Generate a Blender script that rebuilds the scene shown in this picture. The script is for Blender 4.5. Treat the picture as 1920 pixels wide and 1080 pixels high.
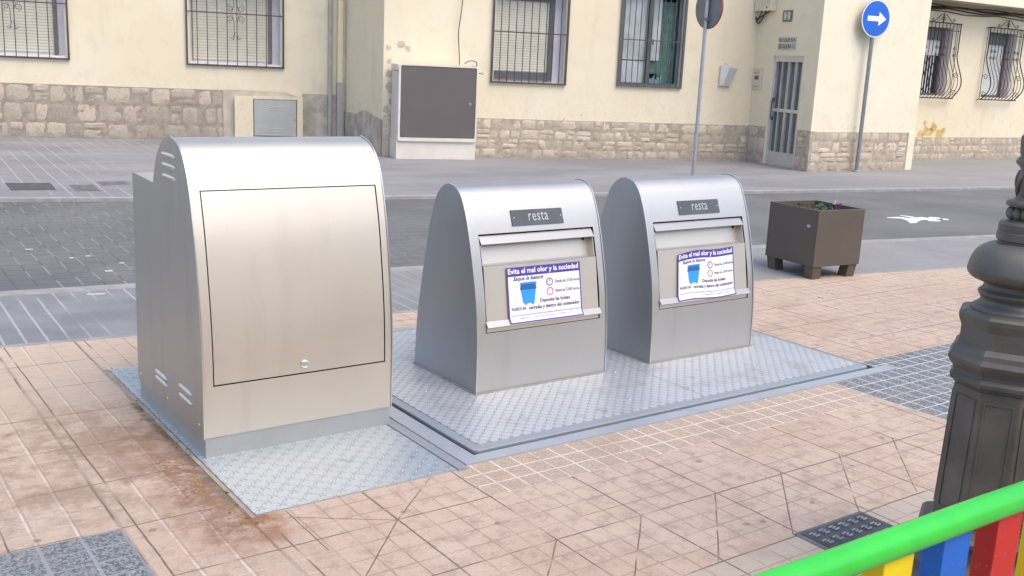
import bpy, math, random
from math import sin, cos, pi, radians, floor, sqrt, atan2
from mathutils import Vector, Matrix

# ------------------------------------------------------------------ camera, sky, sun, exposure
for o in list(bpy.data.objects): bpy.data.objects.remove(o, do_unlink=True)
S = bpy.context.scene
COL = S.collection
cam_d = bpy.data.cameras.new('camera'); cam = bpy.data.objects.new('camera', cam_d); COL.objects.link(cam)
cr = Vector((0.90207931, -0.42914078, 0.04572862)); cu = Vector((0.05229304, 0.21386691, 0.97546214)); cw = Vector((0.42839042, 0.87755293, -0.21536599))
cam.matrix_world = Matrix(((cr.x, cu.x, -cw.x, 0), (cr.y, cu.y, -cw.y, 0), (cr.z, cu.z, -cw.z, 1.7), (0, 0, 0, 1)))
cam_d.sensor_width = 36; cam_d.lens = 35.88; cam_d.clip_start = 0.05; cam_d.clip_end = 1000
S.camera = cam
SUN_EL, SUN_AZ = radians(58), radians(160)       # azimuth from +Y clockwise (to +X)
world = bpy.data.worlds.new('World'); S.world = world; world.use_nodes = True
wn = world.node_tree.nodes; wl = world.node_tree.links
sky = wn.new('ShaderNodeTexSky'); sky.sky_type = 'NISHITA'; sky.sun_disc = False
sky.sun_elevation = SUN_EL; sky.sun_rotation = SUN_AZ; sky.air_density = 1.0; sky.dust_density = 2.0; sky.ozone_density = 1.0
wn['Background'].inputs[1].default_value = 0.15
wl.new(sky.outputs[0], wn['Background'].inputs[0])
sl = bpy.data.lights.new('sun', 'SUN'); sl.energy = 1.0; sl.angle = radians(45); sl.color = (1, .86, .66)
so = bpy.data.objects.new('sun', sl); COL.objects.link(so)
sd = Vector((sin(SUN_AZ) * cos(SUN_EL), cos(SUN_AZ) * cos(SUN_EL), sin(SUN_EL)))
so.rotation_euler = sd.to_track_quat('Z', 'Y').to_euler(); so.location = sd * 30
S.view_settings.view_transform = 'Standard'; S.view_settings.look = 'None'
S.view_settings.exposure = 1.08; S.view_settings.gamma = 1
S.render.engine = 'CYCLES'
S.render.resolution_x = 1024; S.render.resolution_y = 576
rnd = random.Random(7)

# ------------------------------------------------------------------ node helper
class NT:
    def __init__(s, name):
        s.m = bpy.data.materials.new(name); s.m.use_nodes = True
        s.t = s.m.node_tree; s.n = s.t.nodes; s.l = s.t.links; s.b = s.n['Principled BSDF']
        s._uv = None
    def put(s, sock, v):
        if isinstance(v, bpy.types.NodeSocket): s.l.new(v, sock)
        elif isinstance(v, (tuple, list)):
            v = tuple(v)
            if len(sock.default_value) == 4 and len(v) == 3: v = v + (1,)
            sock.default_value = v
        else: sock.default_value = v
    def M(s, op, a, b=None, c=None):
        n = s.n.new('ShaderNodeMath'); n.operation = op
        s.put(n.inputs[0], a)
        if b is not None: s.put(n.inputs[1], b)
        if c is not None: s.put(n.inputs[2], c)
        return n.outputs[0]
    def add(s, a, b): return s.M('ADD', a, b)
    def sub(s, a, b): return s.M('SUBTRACT', a, b)
    def mul(s, a, b): return s.M('MULTIPLY', a, b)
    def mx(s, a, b): return s.M('MAXIMUM', a, b)
    def mn(s, a, b): return s.M('MINIMUM', a, b)
    def step(s, x, lo, hi):            # smooth 0..1 from lo to hi
        n = s.n.new('ShaderNodeMapRange'); n.interpolation_type = 'SMOOTHSTEP'
        s.put(n.inputs[0], x); s.put(n.inputs[1], lo); s.put(n.inputs[2], hi)
        if lo > hi:
            n.inputs[1].default_value = hi; n.inputs[2].default_value = lo; n.inputs[3].default_value = 1; n.inputs[4].default_value = 0
        return n.outputs[0]
    def obj(s):
        if s._uv is None:
            s._uv = s.n.new('ShaderNodeTexCoord').outputs['Object']
        return s._uv
    def xyz(s, v=None):
        n = s.n.new('ShaderNodeSeparateXYZ'); s.l.new(v or s.obj(), n.inputs[0]); return n.outputs
    def comb(s, x, y, z):
        n = s.n.new('ShaderNodeCombineXYZ'); s.put(n.inputs[0], x); s.put(n.inputs[1], y); s.put(n.inputs[2], z); return n.outputs[0]
    def scale(s, v3, v=None):
        n = s.n.new('ShaderNodeMapping'); s.l.new(v or s.obj(), n.inputs[0]); n.inputs['Scale'].default_value = v3; return n.outputs[0]
    def noise(s, sc, det=3, rough=.55, v=None, dist=0):
        n = s.n.new('ShaderNodeTexNoise'); s.l.new(v or s.obj(), n.inputs['Vector'])
        n.inputs['Scale'].default_value = sc; n.inputs['Detail'].default_value = det; n.inputs['Roughness'].default_value = rough
        n.inputs['Distortion'].default_value = dist
        return n.outputs[0]
    def voro(s, sc, v=None, feat='F1', out=0):
        n = s.n.new('ShaderNodeTexVoronoi'); n.feature = feat; s.l.new(v or s.obj(), n.inputs['Vector']); n.inputs['Scale'].default_value = sc
        return n.outputs[out]
    def mix(s, f, a, b, mode='MIX'):
        n = s.n.new('ShaderNodeMix'); n.data_type = 'RGBA'; n.blend_type = mode
        s.put(n.inputs[0], f); s.put(n.inputs[6], a); s.put(n.inputs[7], b); return n.outputs[2]
    def bump(s, h, strength=.5, dist=.01):
        n = s.n.new('ShaderNodeBump'); n.inputs['Strength'].default_value = strength; n.inputs['Distance'].default_value = dist
        s.put(n.inputs['Height'], h); s.l.new(n.outputs[0], s.b.inputs['Normal'])
    def done(s, col=None, rough=.7, metal=0, spec=None, coat=None):
        if col is not None: s.put(s.b.inputs['Base Color'], col)
        s.put(s.b.inputs['Roughness'], rough); s.put(s.b.inputs['Metallic'], metal)
        if spec is not None: s.put(s.b.inputs['Specular IOR Level'], spec)
        if coat is not None: s.put(s.b.inputs['Coat Weight'], coat)
        return s.m
    def line(s, x, x0, p, w, soft):     # 1 on lines x = x0 + k p
        f = s.M('FRACT', s.add(s.M('DIVIDE', s.sub(x, x0), p), .5))
        d = s.mul(s.M('ABSOLUTE', s.sub(f, .5)), p)
        return s.step(d, w + soft, w)
    def inside(s, x, a, b, soft=.002):
        return s.mul(s.step(x, a - soft, a + soft), s.step(x, b + soft, b - soft))

# ------------------------------------------------------------------ materials
def simple(name, col, rough=.6, metal=0, var=.12, sc=8, bump=0, bsc=60, coat=None):
    t = NT(name); n = t.noise(sc, 4)
    c = t.mix(t.step(n, .3, .75), tuple(x * (1 - var) for x in col), tuple(min(1, x * (1 + var)) for x in col))
    if bump: t.bump(t.noise(bsc, 3), bump, .004)
    return t.done(c, t.add(rough - .06, t.mul(t.noise(sc * 3, 3), .12)), metal, coat=coat)

def m_steel(name, col, rough=.36, vert=True, stain=.25, anis=.5):
    t = NT(name)
    br = t.noise(1, 3, .6, t.scale((400, 400, 3) if vert else (3, 3, 400)))
    cl = t.noise(2.2, 4, .6); st = t.noise(1, 4, .6, t.scale((9, 9, 1.3)))
    c = t.mix(t.mul(t.step(st, .5, .78), stain), col, tuple(x * .55 for x in col))
    c = t.mix(t.mul(br, .18), c, tuple(min(1, x * 1.2) for x in col))
    sm = t.noise(30, 3)
    c = t.mix(t.mul(t.step(sm, .62, .8), .15 * stain * 4), c, (.30, .27, .24))
    r = t.add(rough - .1, t.add(t.mul(cl, .14), t.mul(br, .08)))
    t.bump(t.add(t.mul(br, .25), t.mul(t.noise(1.3, 2), 1.5)), .12, .004)
    return t.done(c, r, 1.0)

def m_galv(name, col=(.50, .56, .60), rough=.42):
    t = NT(name); v = t.voro(45); n = t.noise(6, 4)
    c = t.mix(t.mul(t.step(n, .45, .8), .55), col, (.40, .39, .37))
    c = t.mix(t.mul(v, .2), c, tuple(min(1, x * 1.15) for x in col))
    t.bump(t.noise(20, 3), .15, .003)
    return t.done(c, t.add(rough, t.mul(n, .15)), .75)

def m_tread(name, cell=.036, col=(.45, .52, .58), ring=.75):
    t = NT(name); x, y, z = t.xyz()
    fx = t.M('DIVIDE', x, cell); fy = t.M('DIVIDE', y, cell)
    ix = t.M('FLOOR', fx); iy = t.M('FLOOR', fy)
    a = t.sub(t.sub(fx, ix), .5); b = t.sub(t.sub(fy, iy), .5)
    par = t.M('MODULO', t.M('ABSOLUTE', t.add(ix, iy)), 2)
    p = t.add(a, b); q = t.sub(a, b)
    l = t.add(t.mul(q, par), t.mul(p, t.sub(1, par))); w = t.add(t.mul(p, par), t.mul(q, t.sub(1, par)))
    r = t.add(t.M('POWER', t.M('DIVIDE', l, .58), 2), t.M('POWER', t.M('DIVIDE', w, .14), 2))
    lug = t.step(r, 1.15, .3)
    n = t.noise(5, 5, .6); n2 = t.noise(60, 2)
    dirt = t.mul(t.step(n, .48, .72), .6)
    c = t.mix(dirt, col, (.42, .40, .37))
    c = t.mix(t.mul(lug, .75), c, (.80, .84, .88))  # highlight on each lug painted as a lighter base colour
    spots = t.mul(t.step(t.voro(3.6), .17, .09), t.step(t.noise(50, 3), .35, .6))
    c = t.mix(t.mul(spots, .45), c, (.25, .24, .23))
    c = t.mix(t.mul(t.step(r, 1.0, 1.6), t.mul(t.step(r, 2.8, 1.7), ring)), c, (.13, .145, .165))  # shade around each lug painted into the colour
    t.bump(t.add(lug, t.mul(n2, .08)), 1.0, .008)
    return t.done(c, t.add(.36, t.mul(n, .2)), .6)

def m_plaster(name, a, b):
    t = NT(name); n = t.noise(.55, 4, .6); n2 = t.noise(3, 5, .65); n3 = t.noise(14, 4, .7)
    c = t.mix(t.step(n, .35, .65), a, b)
    c = t.mix(t.mul(t.step(n2, .5, .75), .5), c, tuple(x * .82 for x in b))
    strk = t.noise(1, 4, .6, t.scale((2.5, 2.5, .5)))
    c = t.mix(t.mul(t.step(strk, .55, .75), .4), c, tuple(x * .8 for x in a))
    z = t.xyz()[2]
    low = t.mul(t.step(z, 1.5, .6), t.step(n3, .45, .75))
    c = t.mix(t.mul(low, .4), c, (.50, .42, .32))
    peel = t.mul(t.step(t.noise(7, 4, .6), .70, .73), t.step(z, 1.4, .8))
    c = t.mix(peel, c, (.46, .40, .32))
    t.bump(t.add(t.noise(90, 3), t.mul(t.noise(4, 3), 1.2)), .25, .006)
    return t.done(c, .88)

def m_stone(name, dark=False):
    t = NT(name); at = t.n.new('ShaderNodeAttribute'); at.attribute_name = 'tone'
    sx = t.xyz(at.outputs['Color'])
    n = t.noise(9, 5, .65); n2 = t.noise(45, 4, .7)
    A, B, D = ((.66, .56, .43), (.44, .36, .275), (.30, .24, .185)) if not dark else ((.58, .49, .385), (.34, .29, .23), (.23, .195, .16))
    c = t.mix(sx[0], B, A)
    c = t.mix(t.mul(t.step(n, .48, .7), .5), c, D)
    c = t.mix(t.mul(t.step(n2, .45, .75), .4), c, (.64, .57, .46))
    z = t.xyz()[2]
    c = t.mix(t.mul(t.step(z, .35, .0), t.mul(n, .7)), c, (.27, .24, .21))
    t.bump(t.add(n, t.mul(n2, .6)), .8, .02)
    return t.done(c, .92)

def seg(t, u, v, p, q, w, soft=.002):
    L = sqrt((q[0] - p[0]) ** 2 + (q[1] - p[1]) ** 2); d = ((q[0] - p[0]) / L, (q[1] - p[1]) / L)
    du, dv = t.sub(u, p[0]), t.sub(v, p[1])
    al = t.add(t.mul(du, d[0]), t.mul(dv, d[1])); ac = t.M('ABSOLUTE', t.sub(t.mul(du, d[1]), t.mul(dv, d[0])))
    return t.mul(t.step(ac, w + soft, w), t.inside(al, 0, L))

def m_pink():
    t = NT('pink paving tiles'); x, y, z = t.xyz()
    u = t.add(x, t.mul(t.sub(t.noise(3.5, 3), .5), .012)); v = t.add(y, t.mul(t.sub(t.noise(3.1, 3, v=t.scale((1.1, 1, 1))), .5), .012))
    left = t.step(x, -.85, -.86)
    fine = t.line(u, -.09, .105, .0020, .0022); wide = t.line(u, -1.405, .14, .0045, .002)
    gu = t.add(t.mul(wide, left), t.mul(fine, t.sub(1, left)))
    gv = t.line(v, -.31, .10875, .0020, .0022)
    bottom = t.step(y, -1.172, -1.176)
    G = t.mx(gu, gv)
    brk = t.step(t.noise(2.3, 3), .36, .52)
    slv = t.mul(t.line(v, -.31, .435, .0020, .002), brk)
    slu = t.mx(t.mul(t.line(u, -.09, .42, .0022, .002), t.step(t.noise(1.7, 2, v=t.scale((1, 1.3, 1))), .36, .48)), t.mul(left, t.mul(t.line(u, -1.405, .42, .003, .002), t.add(.45, t.mul(t.step(t.noise(2.5, 3), .4, .6), .55)))))
    J = t.mx(slv, slu)
    for p, q in [((-.513, -.312), (-.202, -.03)), ((-.513, -.312), (-.85, -.09)), ((-.513, -.312), (-.82, -.64)), ((.753, -.732), (.312, -1.171)), ((.33, -.745), (-.1, -1.17)),
                 ((1.17, -.727), (.722, -1.166)), ((1.58, -.726), (1.122, -1.168)), ((2.015, -.707), (1.525, -1.163)), ((-.09, -.745), (-.51, -1.18)), ((-.84, -.03), (-.84, -.4)), ((-.515, -.03), (-.513, -.31))]:
        J = t.mx(J, t.mul(seg(t, u, v, p, q, .0014, .0018), t.step(t.noise(5, 3), .32, .5)))
    n1 = t.noise(1.3, 4, .6); n2 = t.noise(12, 5, .7); n3 = t.noise(110, 3, .7)
    cell = t.n.new('ShaderNodeTexWhiteNoise'); cell.noise_dimensions = '2D'
    t.l.new(t.comb(t.M('FLOOR', t.M('DIVIDE', t.add(x, .09), .42)), t.M('FLOOR', t.M('DIVIDE', t.add(y, .31), .435)), 0), cell.inputs[0])
    pink = t.mix(t.step(n1, .3, .7), (.43, .315, .245), (.52, .405, .325))
    pink = t.mix(t.mul(cell.outputs[0], .35), pink, (.45, .33, .26))
    pink = t.mix(t.mul(t.step(n2, .45, .70), .65), pink, (.28, .205, .16))
    pink = t.mix(t.mul(t.step(n3, .48, .72), .4), pink, (.62, .51, .42))
    pink = t.mix(t.mul(t.step(t.noise(30, 4, .8), .55, .7), .3), pink, (.25, .19, .155))
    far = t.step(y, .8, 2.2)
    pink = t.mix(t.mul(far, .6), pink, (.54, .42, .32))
    grout = t.mix(left, (.27, .20, .155), (.60, .51, .43))
    # worn bare row near the railing
    pink = t.mix(t.mul(bottom, .7), pink, t.mix(n2, (.34, .30, .25), (.46, .41, .35)))
    c = t.mix(t.mul(G, t.add(t.mul(t.step(t.noise(4, 4, .7), .35, .62), .7), .15)), pink, grout)
    edge = t.mul(t.line(u, -1.399, .14, .0058, .001), left); edge2 = t.mul(t.line(v, -.31, .10875, .003, .001), t.step(t.noise(5, 3), .4, .6))
    c = t.mix(t.mul(t.mx(t.mul(t.sub(edge, wide), left), t.mul(edge2, left)), .5), c, (.30, .22, .17))
    # beige aggregate band along the platform
    band = t.mul(t.inside(v, -.312, .02), t.inside(x, -.075, 2.5))
    sp = t.voro(170); bcol = t.mix(t.step(sp, .25, .55), (.56, .46, .36), (.33, .26, .205)); bcol = t.mix(t.mul(n1, .5), bcol, (.46, .345, .27))
    bg = t.mx(t.line(u, -.09, .105, .0035, .002), t.line(v, -.31, .105, .0035, .002))
    bcol = t.mix(bg, bcol, (.66, .57, .48))
    c = t.mix(band, c, bcol)
    # grey textured slabs
    worm = t.noise(75, 2, .5, dist=1.2)
    g1 = t.mul(t.inside(x, 2.5, 9), t.inside(v, -.748, .2)); g2 = t.mul(t.inside(x, -3, -1.405), t.inside(y, -3, .117))
    gray = t.mix(t.step(worm, .42, .6), (.065, .075, .085), (.25, .265, .28))
    gray = t.mix(t.mul(n1, .3), gray, (.3, .31, .32))
    gg = t.mx(t.mx(t.line(u, 2.5, .105, .003, .002), t.line(v, -.31, .105, .003, .002)), 0)
    gl = t.mx(t.line(u, -1.405, .14, .006, .002), t.line(v, .117, .109, .0028, .002))
    gray1 = t.mix(gg, gray, (.52, .54, .56)); gray2 = t.mix(gl, gray, (.25, .275, .30))
    c = t.mix(g1, c, gray1); c = t.mix(g2, c, gray2)
    anyg = t.mx(t.mx(g1, g2), band)
    c = t.mix(t.mul(J, t.sub(.85, t.mul(anyg, .7))), c, (.13, .095, .07))
    # rust washed off the plate, and grime in the gap beside it
    ru = t.add(x, t.mul(t.sub(t.noise(6, 4, .7), .5), .28))
    rm = t.mul(t.step(ru, -1.34, -1.0), t.step(x, -.80, -.94)); rm = t.mul(rm, t.mul(t.step(y, -.38, -.1), t.step(y, 1.35, .9)))
    c = t.mix(t.mul(rm, t.add(.25, t.mul(t.step(n2, .3, .6), .7))), c, (.25, .12, .06))
    ru2 = t.mul(t.step(t.noise(3.4, 5, .75), .42, .58), t.mul(t.inside(x, -2.3, -.95, .25), t.inside(y, .25, 1.5, .3)))
    c = t.mix(t.mul(ru2, .6), c, (.23, .155, .105))
    gr = t.mul(t.inside(x, -1.01, -.955, .012), t.inside(y, .1, 1.45, .1))
    c = t.mix(t.mul(gr, t.step(n2, .3, .6)), c, (.13, .115, .085))
    mud = t.mul(t.mul(t.inside(x, -1.15, -.96, .04), t.inside(y, -.15, .75, .1)), t.step(t.noise(40, 4, .8), .45, .6)); c = t.mix(t.mul(mud, .75), c, (.16, .11, .075))
    grain = t.mul(t.step(t.noise(38, 4, .8), .58, .68), .5); c = t.mix(grain, c, (.60, .50, .41))
    # gum, drips and grime
    gum = t.step(t.voro(4.6), .085, .05); c = t.mix(t.mul(gum, .6), c, (.14, .11, .09))
    st = t.mul(t.step(t.noise(2.2, 6, .75), .52, .66), .4); c = t.mix(st, c, (.30, .23, .18)); fl = t.step(t.noise(70, 2, .6), .70, .74); c = t.mix(t.mul(fl, t.mul(t.step(n1, .45, .6), .7)), c, (.12, .09, .07))
    h = t.sub(t.add(t.mul(n2, .15), t.mul(n3, .1)), t.add(t.mul(G, .5), t.mul(J, 1.2)))
    h = t.add(h, t.mul(t.mx(g1, g2), t.mul(worm, .8)))
    t.bump(h, .7, .004)
    return t.done(c, .78, spec=.35)

def m_strip():
    t = NT('grey block paving'); x, y, z = t.xyz()
    xx = t.add(t.add(x, t.mul(y, .14)), t.mul(t.sub(t.noise(2, 3), .5), .02))
    lf = t.step(x, 3.2, 1.6); rt = t.sub(1, lf)
    msk = t.step(t.noise(1.1, 3, v=t.scale((1.4, .5, 1))), .40, .52)
    l = t.mul(t.mul(t.line(xx, .977, .1165, .0062, .003), msk), t.add(.25, t.mul(lf, .75)))
    dk = t.mul(t.line(y, 6.42, .24, .0025, .003), t.step(t.noise(2.5, 3), .5, .6))
    n = t.noise(1.8, 4, .6); sp = t.noise(120, 3, .7); n2 = t.noise(25, 4, .7)
    c = t.mix(t.step(n, .35, .7), (.175, .18, .195), (.245, .247, .255))
    c = t.mix(t.mul(rt, .55), c, (.29, .275, .265))
    c = t.mix(t.mul(t.step(sp, .5, .72), .5), c, (.34, .345, .35))
    c = t.mix(t.mul(t.step(n2, .55, .8), .35), c, (.17, .175, .19))
    c = t.mix(t.mul(l, .7), c, (.40, .41, .43)); c = t.mix(t.mul(dk, .5), c, (.14, .14, .15))
    big = t.mul(t.line(x, 6.6, 1.9, .006, .004), t.step(t.noise(1.2, 2), .4, .5)); c = t.mix(t.mul(big, t.mul(rt, .6)), c, (.18, .15, .12))
    t.bump(t.sub(t.mul(sp, .3), t.mul(l, .3)), .5, .004)
    return t.done(c, .8, spec=.3)

def m_road():
    t = NT('dark road pavers'); x, y, z = t.xyz(); w = .148
    xx = t.add(t.add(x, t.mul(y, .14)), t.mul(t.sub(t.noise(1.5, 2), .5), .02)); yy = t.add(y, t.mul(t.sub(t.noise(2.9, 3), .5), .08))
    k = t.M('FLOOR', t.add(t.M('DIVIDE', xx, w), .5))
    ln = t.line(xx, 0, w, .0045, .004)
    f = t.M('FRACT', t.M('DIVIDE', t.sub(yy, t.mul(k, .155)), .575))
    dash = t.mul(t.step(f, .02, .06), t.step(f, .72, .62))
    msk = t.mul(t.step(t.noise(1.3, 3, v=t.scale((1, .8, 1))), .36, .5), t.step(x, 4.3, 2.4))
    l = t.mul(t.mul(t.mul(ln, dash), msk), .75)
    f2 = t.mx(t.mul(t.line(yy, 0, .19, .005, .004), .55), t.mul(ln, .6))
    n = t.noise(.7, 5, .6); sp = t.noise(140, 3, .7); n2 = t.noise(3, 5, .65, t.scale((.35, 2.2, 1)))
    c = t.mix(t.step(n, .35, .65), (.115, .117, .123), (.16, .16, .163))
    c = t.mix(t.mul(t.step(n2, .5, .75), .5), c, (.165, .163, .166))
    c = t.mix(t.mul(t.step(sp, .5, .75), .35), c, (.27, .27, .28))
    c = t.mix(t.mul(f2, t.step(x, 7, 3)), c, (.062, .062, .068)); c = t.mix(t.mul(l, t.add(.3, t.mul(t.noise(4, 3), .6))), c, (.40, .40, .41))
    t.bump(t.sub(t.mul(sp, .4), t.mul(l, .5)), .5, .004)
    return t.done(c, .72, spec=.35)

def m_far():
    t = NT('pale grey pavement'); x, y, z = t.xyz()
    xx = t.add(t.add(x, t.mul(y, .09)), t.mul(t.sub(t.noise(1.2, 2), .5), .03))
    l = t.mul(t.line(xx, .05, .2, .006, .004), t.mul(t.step(t.noise(.9, 3, v=t.scale((1.2, .5, 1))), .42, .52), t.step(x, 5.5, 3)))
    n = t.noise(.6, 5, .65, t.scale((.6, 1.5, 1))); sp = t.noise(90, 3, .7)
    c = t.mix(t.step(n, .35, .68), (.205, .205, .22), (.275, .272, .28))
    c = t.mix(t.mul(t.step(x, 11, 15), .4), c, (.31, .285, .265))
    c = t.mix(t.mul(t.step(sp, .5, .75), .3), c, (.35, .35, .355))
    d2 = t.step(t.noise(1.5, 5, .7, t.scale((.4, 2, 1))), .60, .72); c = t.mix(t.mul(d2, .5), c, (.14, .14, .145))
    dk = t.mul(t.line(y, 12.55, .41, .005, .005), t.step(t.noise(.8, 2), .5, .56)); c = t.mix(t.mul(dk, .45), c, (.2, .2, .21))
    c = t.mix(t.mul(l, .6), c, (.42, .42, .43))
    t.bump(sp, .4, .004)
    return t.done(c, .8, spec=.3)

M = {}
M['plaster'] = m_plaster('cream plaster', (.74, .635, .455), (.77, .685, .51))
M['plaster2'] = m_plaster('pale cream plaster', (.775, .70, .515), (.79, .72, .555))
M['plaster_w'] = simple('warm ochre plaster', (.74, .60, .42), .9, 0, .12, 1)
M['bcloth'] = simple('pale blue cloth', (.30, .50, .58), .9, 0, .1)
M['mark'] = simple('worn iron relief', (.24, .245, .25), .5, .3, .2)
M['cement'] = simple('bare cement', (.47, .42, .35), .92, 0, .25, 4, .6, 40)
M['cement2'] = simple('beige cement patch', (.52, .455, .37), .92, 0, .15, 5, .5, 40)
M['mortar'] = simple('stone mortar', (.42, .355, .275), .95, 0, .2, 8, .7, 60)
M['mortar_d'] = simple('dark stone mortar', (.34, .285, .23), .95, 0, .2, 8, .7, 60)
M['stone'] = m_stone('pale limestone'); M['stone_d'] = m_stone('weathered stone', True)
M['pink'] = m_pink(); M['strip'] = m_strip(); M['road'] = m_road(); M['far'] = m_far()
M['kerb'] = simple('granite kerb', (.30, .29, .275), .85, 0, .18, 7, .5, 80)
M['kerb_w'] = simple('pale kerb edge', (.32, .31, .30), .8, 0, .15, 7, .4, 80)
M['earth'] = simple('asphalt ground', (.10, .10, .105), .9, 0, .2, 2, .5, 40)
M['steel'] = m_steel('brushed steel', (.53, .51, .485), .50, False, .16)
M['steel_big'] = m_steel('warm brushed steel', (.70, .64, .545), .50, False, .14)  # tan of the mirrored surroundings mixed into the base colour
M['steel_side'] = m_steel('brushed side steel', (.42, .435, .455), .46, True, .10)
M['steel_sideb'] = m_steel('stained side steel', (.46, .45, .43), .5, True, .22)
M['steel_pl'] = m_steel('warm tinted steel', (.72, .65, .56), .45, False, .1)  # warm reflection on pocket and flap tinted into the base colour
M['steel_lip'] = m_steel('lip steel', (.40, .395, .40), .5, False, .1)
M['steel_edge'] = m_steel('steel edge', (.72, .72, .70), .3, False, .05)
M['galv_p'] = m_galv('grey galvanised plinth', (.44, .45, .44), .5)
M['galv'] = m_galv('galvanised steel', (.54, .57, .60)); M['galv_d'] = m_galv('darker galvanised steel', (.42, .45, .48), .5)
M['tread'] = m_tread('tread plate', .042, (.46, .51, .55), .6); M['tread2'] = m_tread('fine tread plate', .031, (.62, .64, .66), .85)
M['black'] = simple('dark gap', (.012, .012, .012), .8)
M['plate'] = simple('grey label plate', (.10, .105, .115), .5, .3)
M['plate_t'] = simple('engraved steel lettering', (.50, .50, .50), .4, .4, .05)
M['navy'] = simple('violet blue ink', (.075, .045, .26), .45, 0, .06)
M['paper'] = simple('white vinyl', (.80, .78, .82), .4, 0, .03, 3)
M['ink'] = simple('dark blue ink', (.05, .045, .10), .5); M['red_ink'] = simple('red ink', (.6, .10, .08), .5)
M['cyan'] = simple('bright blue ink', (.03, .30, .68), .45); M['cyan_d'] = simple('deep blue ink', (.02, .12, .35), .45)
M['white'] = simple('white ink', (.85, .85, .85), .5, 0, .02)
M['taupe'] = simple('taupe painted metal', (.098, .080, .064), .6, 0, .05, 3)
M['taupe_d'] = simple('grey brown panel', (.125, .105, .10), .55, 0, .04, 2)
M['grp'] = simple('off white cabinet plastic', (.68, .62, .54), .55, 0, .05, 3)
M['grp_s'] = simple('pale grey cabinet plastic', (.60, .575, .55), .55, 0, .06, 3)
M['soil'] = simple('soil', (.06, .045, .03), .95, 0, .4, 20, .8)
M['leaf'] = simple('green leaf', (.06, .14, .03), .55, 0, .5, 30); M['leaf2'] = simple('dark leaf', (.03, .06, .025), .6, 0, .4, 30)
M['purple'] = simple('purple petal', (.30, .02, .32), .6); M['wpetal'] = simple('white petal', (.8, .8, .82), .6)
M['iron'] = simple('cast iron paint', (.115, .107, .092), .46, .2, .25, 5, .25, 60)
M['grille'] = simple('grille paint', (.085, .07, .07), .55, .2, .2)
M['grille_b'] = simple('black wrought iron', (.025, .022, .02), .55, .2, .2)
M['shutter'] = simple('shutter slat', (.56, .53, .43), .6, 0, .05, 4)
M['shutter_w'] = simple('white shutter', (.64, .62, .58), .6, 0, .05, 4)
M['brown'] = simple('brown frame', (.155, .125, .11), .5); M['dkframe'] = simple('dark frame', (.10, .10, .105), .5)
M['reveal'] = simple('pale reveal paint', (.66, .64, .65), .8, 0, .05)
M['rosy'] = simple('rosy frame', (.34, .25, .23), .6)
M['metalbox'] = simple('grey enamel', (.43, .43, .41), .5, .1, .06, 4)
M['pipe'] = simple('grey pipe paint', (.40, .385, .365), .6, 0, .12, 5)
M['pole'] = simple('galvanised pole', (.40, .41, .45), .45, .5, .12, 6); M['pole_d'] = simple('grey pole', (.26, .265, .29), .5, .4, .12, 6)
M['sblue'] = simple('sign blue', (.012, .12, .56), .4, 0, .05, 2); M['swhite'] = simple('sign white', (.82, .83, .86), .4, 0, .02)
M['sgrey'] = simple('sign back', (.17, .185, .20), .5, .3, .06); M['sred'] = simple('sign red', (.62, .03, .02), .4)
M['alu'] = simple('aluminium door', (.58, .565, .54), .4, .4, .06); M['doorglass'] = simple('dark obscured glass', (.13, .13, .14), .25, 0, .15, 3)
M['beigebox'] = simple('beige plastic', (.62, .55, .42), .55); M['cable'] = simple('black cable', (.03, .03, .032), .6)
M['ceramic'] = simple('tile ceramic', (.52, .49, .44), .4); M['manhole'] = simple('cast manhole', (.075, .08, .085), .6, .3, .25, 12, .4)
M['cover'] = simple('concrete cover', (.13, .13, .135), .8, 0, .3, 8, .5); M['cover_d'] = simple('dark iron cover', (.075, .075, .085), .7, 0, .3, 8, .5)
def m_paint(name, col, rough=.45):
    t = NT(name); n = t.noise(6, 4, .6); d = t.step(t.noise(40, 4, .8), .60, .68); sp = t.step(t.noise(150, 2), .74, .77)
    c = t.mix(t.step(n, .3, .7), tuple(x * .85 for x in col), col)
    c = t.mix(t.mul(d, .22), c, (.30, .27, .2)); c = t.mix(t.mul(sp, .5), c, (.8, .85, .75))
    t.bump(t.add(t.noise(30, 3), t.mul(t.noise(110, 2), .4)), .25, .003)
    return t.done(c, t.add(rough - .1, t.mul(n, .22)))
M['green'] = m_paint('green rail paint', (.04, .56, .05), .34)
M['red'] = m_paint('red slat paint', (.58, .018, .012), .5); M['blue'] = m_paint('blue slat paint', (.005, .13, .60), .5)
M['yellow'] = m_paint('yellow slat paint', (.88, .66, .0), .5)
M['curtain'] = simple('pale curtain', (.72, .69, .72), .9, 0, .12, 3); M['curtain_g'] = simple('green curtain', (.13, .22, .19), .9, 0, .3, 6)
M['dark'] = simple('dark interior', (.02, .02, .022), .9); M['debris'] = simple('pale litter', (.66, .62, .56), .8)
M['dleaf'] = simple('dry leaf', (.20, .11, .05), .9)
t = NT('window glass'); M['glass'] = t.done((.9, .95, .93), .02); t.b.inputs['Transmission Weight'].default_value = 1; t.b.inputs['IOR'].default_value = 1.1
t = NT('road paint'); n = t.noise(60, 4, .7); M['rpaint'] = t.done(t.mix(t.step(n, .55, .75), (.74, .74, .76), (.45, .45, .46)), .7)

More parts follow.
